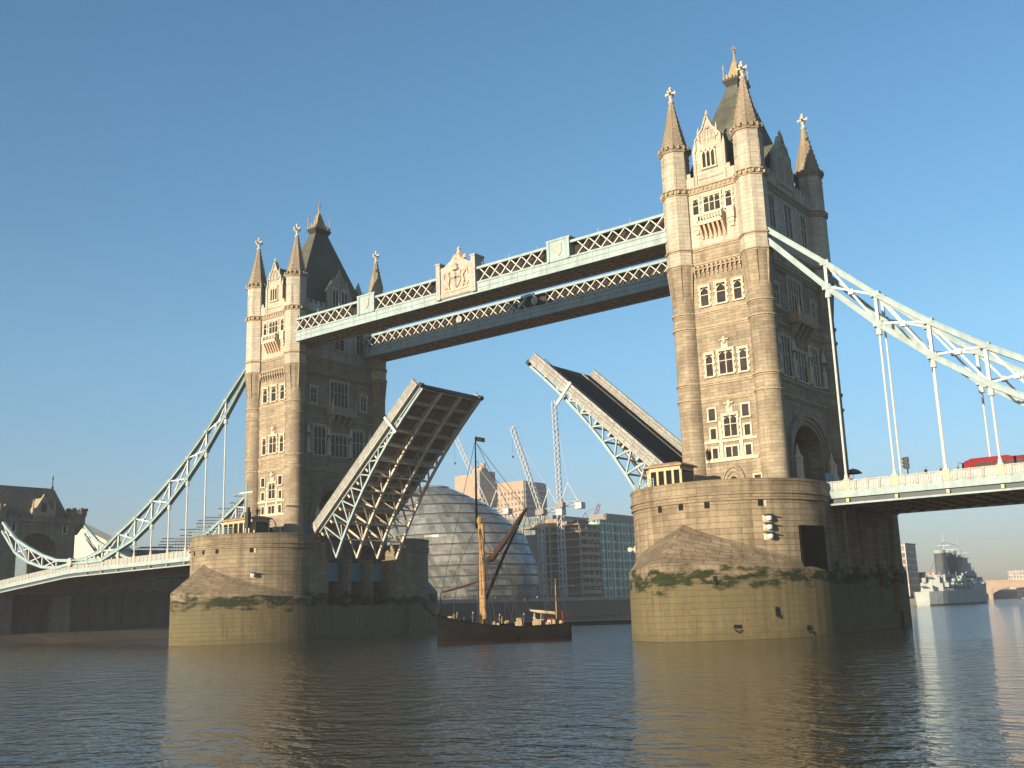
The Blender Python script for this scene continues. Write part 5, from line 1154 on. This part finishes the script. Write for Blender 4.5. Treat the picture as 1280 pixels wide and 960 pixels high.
# ------------------------------------------------------------------ upriver: warship, bridge, blocks
def warship():
    R = thing('warship', 'grey moored warship with two funnels and masts beyond the near right pier', 'warship', (-42, 328, 0), math.radians(90.0))
    B = lambda m, n, mat, par=R: m.build(n, mat, par, local=True)
    L = 96; m = MB(); rows = []
    for k in range(25):
        t = k/24; hb = 6.6*min(1, (t/.14+.25))**.6*(1 if t < .7 else max(.03, 1-((t-.7)/.3)**1.8)); sh = 5.6+(2.2 if t > .55 else 0)+1.2*t
        rows.append([m.pt((t*L, s*hb*f, z)) for s, f, z in ((-1, .8, -1), (-1, .95, .6), (-1, 1, sh), (1, 1, sh), (1, .95, .6), (1, .8, -1))])
    for a, b in zip(rows, rows[1:]):
        for j in range(6): m.mi = 1 if j in (0, 4) else 0; m.face((a[j], a[(j+1) % 6], b[(j+1) % 6], b[j]))
    m.mi = 0; m.face(rows[0]); m.face(rows[-1]); B(m, 'hull', ['grey', 'greydark'])
    m = MB()
    for x0, x1, w, z0, z1 in ((14, 80, 4.6, 5.5, 9.4), (22, 38, 3.6, 9.4, 12.6), (48, 70, 4.0, 9.4, 13.5), (54, 66, 3.0, 13.5, 17.5), (57, 64, 2.4, 17.5, 20)): m.box(x0, x1, -w, w, z0, z1)
    for k in range(8): x = 16+k*8; m.box(x, x+3, -6.4, -4.4, 7.4, 9.2)
    m.box(40, 46, -5.5, -2.5, 9.4, 12.2); s = B(m, 'superstructure', 'grey')
    m = MB()
    for k in range(9): m.box(50+k*2.2, 51.1+k*2.2, -4.05, -3.98, 11.2, 12.4); m.box(22.5+k*1.7, 23.4+k*1.7, -3.65, -3.58, 10.4, 11.6); m.box(16+k*7, 18+k*7, -4.66, -4.58, 6.4, 8.2)
    B(m, 'ports', 'dark', s)
    rn = random.Random(5); m = MB()
    for k in range(90):
        x = rn.uniform(12, 82); w = 4.3 if x < 50 else 3.8; y = rn.uniform(-w, w); z = 9.4 if not 50 < x < 68 else 13.5; t = rn.random()
        if t < .5: a_, b_, h_ = rn.uniform(.4, 1.6), rn.uniform(.3, 1.0), rn.uniform(.6, 2.6); m.box(x-a_, x+a_, y-b_, y+b_, z, z+h_)
        else: m.tube([(x, y, z), (x+rn.uniform(-.5, .5), y, z+rn.uniform(2, 6))], .12, 4)
    for z in (13.6, 17.6, 20.1): m.box(53, 67, -4.6+(z-13)*.3, 4.6-(z-13)*.3, z, z+.3)
    B(m, 'deck_fittings', 'grey', s)
    m = MB()
    for a_, b_ in (((38, 0, 27), (4, 0, 9)), ((38, 0, 27), (60, 0, 26)), ((60, 0, 26), (92, 0, 9.5)), ((38, 0, 24), (22, -3, 12)), ((60, 0, 24), (70, 3, 13))): m.tube([a_, b_], .07, 4)
    B(m, 'wires', 'iron')
    for x in (30, 47):
        m = MB(); m.lathe([(2.4, 9.4), (2.2, 21.5), (2.4, 21.6), (2.4, 22.6)], 14, (x, 0), sx=1.2); f = B(m, 'funnel', 'greydark'); m = MB(); m.lathe([(2.45, 21.8), (2.45, 23.2), (2.0, 23.2)], 14, (x, 0), sx=1.2, cap=False); B(m, 'funnel_cap', 'grey', f)
    for x, h in ((38, 28.5), (60, 27.5)):
        m = MB()
        for a, b in ((-1.6, -1.3), (-1.6, 1.3), (1.9, 0)): m.tube([(x+a, b, 9), (x, 0, h-6)], .28, 5)
        m.tube([(x, 0, h-7), (x, 0, h+2)], [.22, .1], 5); m.bar((x, -4.2, h-5), (x, 4.2, h-5), .25); m.bar((x, -2.6, h-3), (x, 2.6, h-3), .2); m.box(x-1.2, x+1.2, -1.3, 1.3, h-8, h-6.4); m.lathe([(.2, h-6.4), (1.1, h-5.9), (.9, h-5.2), (.2, h-5)], 8, (x, 0)); B(m, 'mast', 'white' if x < 50 else 'grey')
    for x, z, d in ((9, 5.6, -1), (17.5, 9.4, -1), (78, 8.6, 1), (86, 7.8, 1)):
        m = MB(); m.hexa([(x-2.4, -2.6, z), (x+2.4, -2.6, z), (x+2.4, 2.6, z), (x-2.4, 2.6, z)], [(x-1.9, -2.2, z+2.4), (x+1.9, -2.2, z+2.4), (x+1.9, 2.2, z+2.4), (x-1.9, 2.2, z+2.4)]); t = B(m, 'gun_turret', 'grey')
        for y in (-1, 0, 1): m = MB(); m.tube([(x+d*2, y, z+1.4), (x+d*8, y, z+2.4)], [.24, .16], 6); B(m, 'gun_barrel', 'greydark', t)
    for x in (25, 34, 52):
        m = MB(); m.sm = True; m.tube([(x, -5.6, 10.6), (x+1.2, -5.6, 10.2), (x+3.8, -5.6, 10.2), (x+5, -5.6, 10.6)], [.15, .85, .85, .15], 8); B(m, 'ship_boat', 'white')
    m = MB()
    for k in range(42): t = k/41; x = 1+t*94; hb = 6.6*min(1, (t/.14+.25))**.6*(1 if t < .7 else max(.05, 1-((t-.7)/.3)**1.8))-.1; zz = 5.6+(2.2 if t > .55 else 0)+1.2*t; m.tube([(x, -hb, zz), (x, -hb, zz+1.1)], .06, 4)
    B(m, 'guard_rail', 'white')
warship()
R = thing('mooring_stage', 'pale floating landing stage with gangway at the near end of the grey warship', 'landing stage', (-60, 318, 0), math.radians(40))
m = MB(); m.box(0, 14, 0, 4, -.3, 1.4); m.build('float', 'timber', R, local=True); m = MB(); m.box(-2, 13, .3, 3.6, 3.6, 5.2); [m.box(x, x+.3, .4, .7, 1.4, 3.6) for x in (0, 4, 8, 12)]; m.build('canopy', 'white', R, local=True)
R = block('tower_block', 'narrow office tower with top painted sunlit, just right of the near pier', 'tower block', -83, -61, 373, 388, 4, 27.5, 'offices', 'conc')
m = MB(); m.box(-82, -63, 372.9, 373.2, 19, 26.5); m.build('painted_sunlit_storeys', 'concrete_pale', R)  # paler slab on the upper front: sunlight put into its colour
block('riverside_block', 'low brown riverside building behind the stern of the warship', 'building', -76, -50, 395, 410, 2, 14.5, 'offices', 'rust')
slab('upriver_bank_ground', [(-133, 369), (-48, 369), (-48, 420), (-133, 440)], -4, 3.0, 'land')
R = thing('arched_road_bridge', 'long tan stone road bridge low over the water at far right', 'bridge', (-110, 755, 0))
m = MB(); ux, uy = 30/31, 7/31; px, py = -uy, ux
P = lambda s, o: (-190+ux*s+px*o, 737+uy*s+py*o)
for k in range(6):
    s0 = k*36
    for j in range(12):
        a, b = s0+36*j/12, s0+36*(j+1)/12; z = lambda s: 2.2+6.8*math.sin(PI*(s-s0)/36)**.6
        m.hexa([(*P(a, 0), z(a)), (*P(b, 0), z(b)), (*P(b, 18), z(b)), (*P(a, 18), z(a))], [(*P(a, 0), 13.0), (*P(b, 0), 13.0), (*P(b, 18), 13.0), (*P(a, 18), 13.0)])
    a, b = s0-1.6, s0+1.6; m.hexa([(*P(a, -1), -2), (*P(b, -1), -2), (*P(b, 19), -2), (*P(a, 19), -2)], [(*P(a, -1), 9), (*P(b, -1), 9), (*P(b, 19), 9), (*P(a, 19), 9)])
m.build('arches', 'concrete_pale', R)
m = MB(); m.hexa([(*P(-2, -.6), 13), (*P(218, -.6), 13), (*P(218, 0), 13), (*P(-2, 0), 13)], [(*P(-2, -.6), 14.3), (*P(218, -.6), 14.3), (*P(218, 0), 14.3), (*P(-2, 0), 14.3)]); m.build('parapet', 'concrete_pale', R)
block('far_building', 'pale distant building above the right end of the tan road bridge', 'building', -112, -70, 800, 830, 0, 22, 'offices', 'conc')
slab('far_bank_ground', [(-2400, 900), (1200, 900), (1200, 2400), (-2400, 2400)], -4, 5, 'land')
rnd = random.Random(11)
for k in range(9):
    x = -330+k*42+rnd.uniform(-8, 8); y = 905+rnd.uniform(0, 60); hgt = rnd.uniform(12, 24)
    block('distant_building', ('hazy low office block far upriver, %s from left in its row' % ('first', 'second', 'third', 'fourth', 'fifth', 'sixth', 'seventh', 'eighth', 'ninth')[k]), 'building', x, x+rnd.uniform(22, 36), y, y+25, 5, 5+hgt, 'offices', 'conc', 'row of distant riverside buildings')

# ------------------------------------------------------------------ haze
hm = bpy.data.materials.new('haze_air'); hm.use_nodes = True; t = hm.node_tree; t.nodes.clear()
o = t.nodes.new('ShaderNodeOutputMaterial'); v = t.nodes.new('ShaderNodeVolumePrincipled')
v.inputs['Color'].default_value = (.86, .90, .97, 1); v.inputs['Density'].default_value = HAZE; v.inputs['Anisotropy'].default_value = 0.0
t.links.new(v.outputs[0], o.inputs['Volume']); M['haze'] = hm
if HAZE > 0:
    m = MB(); m.box(-1200, 700, -400, 1500, -7.5, 122); hz = m.build('haze', 'haze'); hz['kind'] = 'stuff'
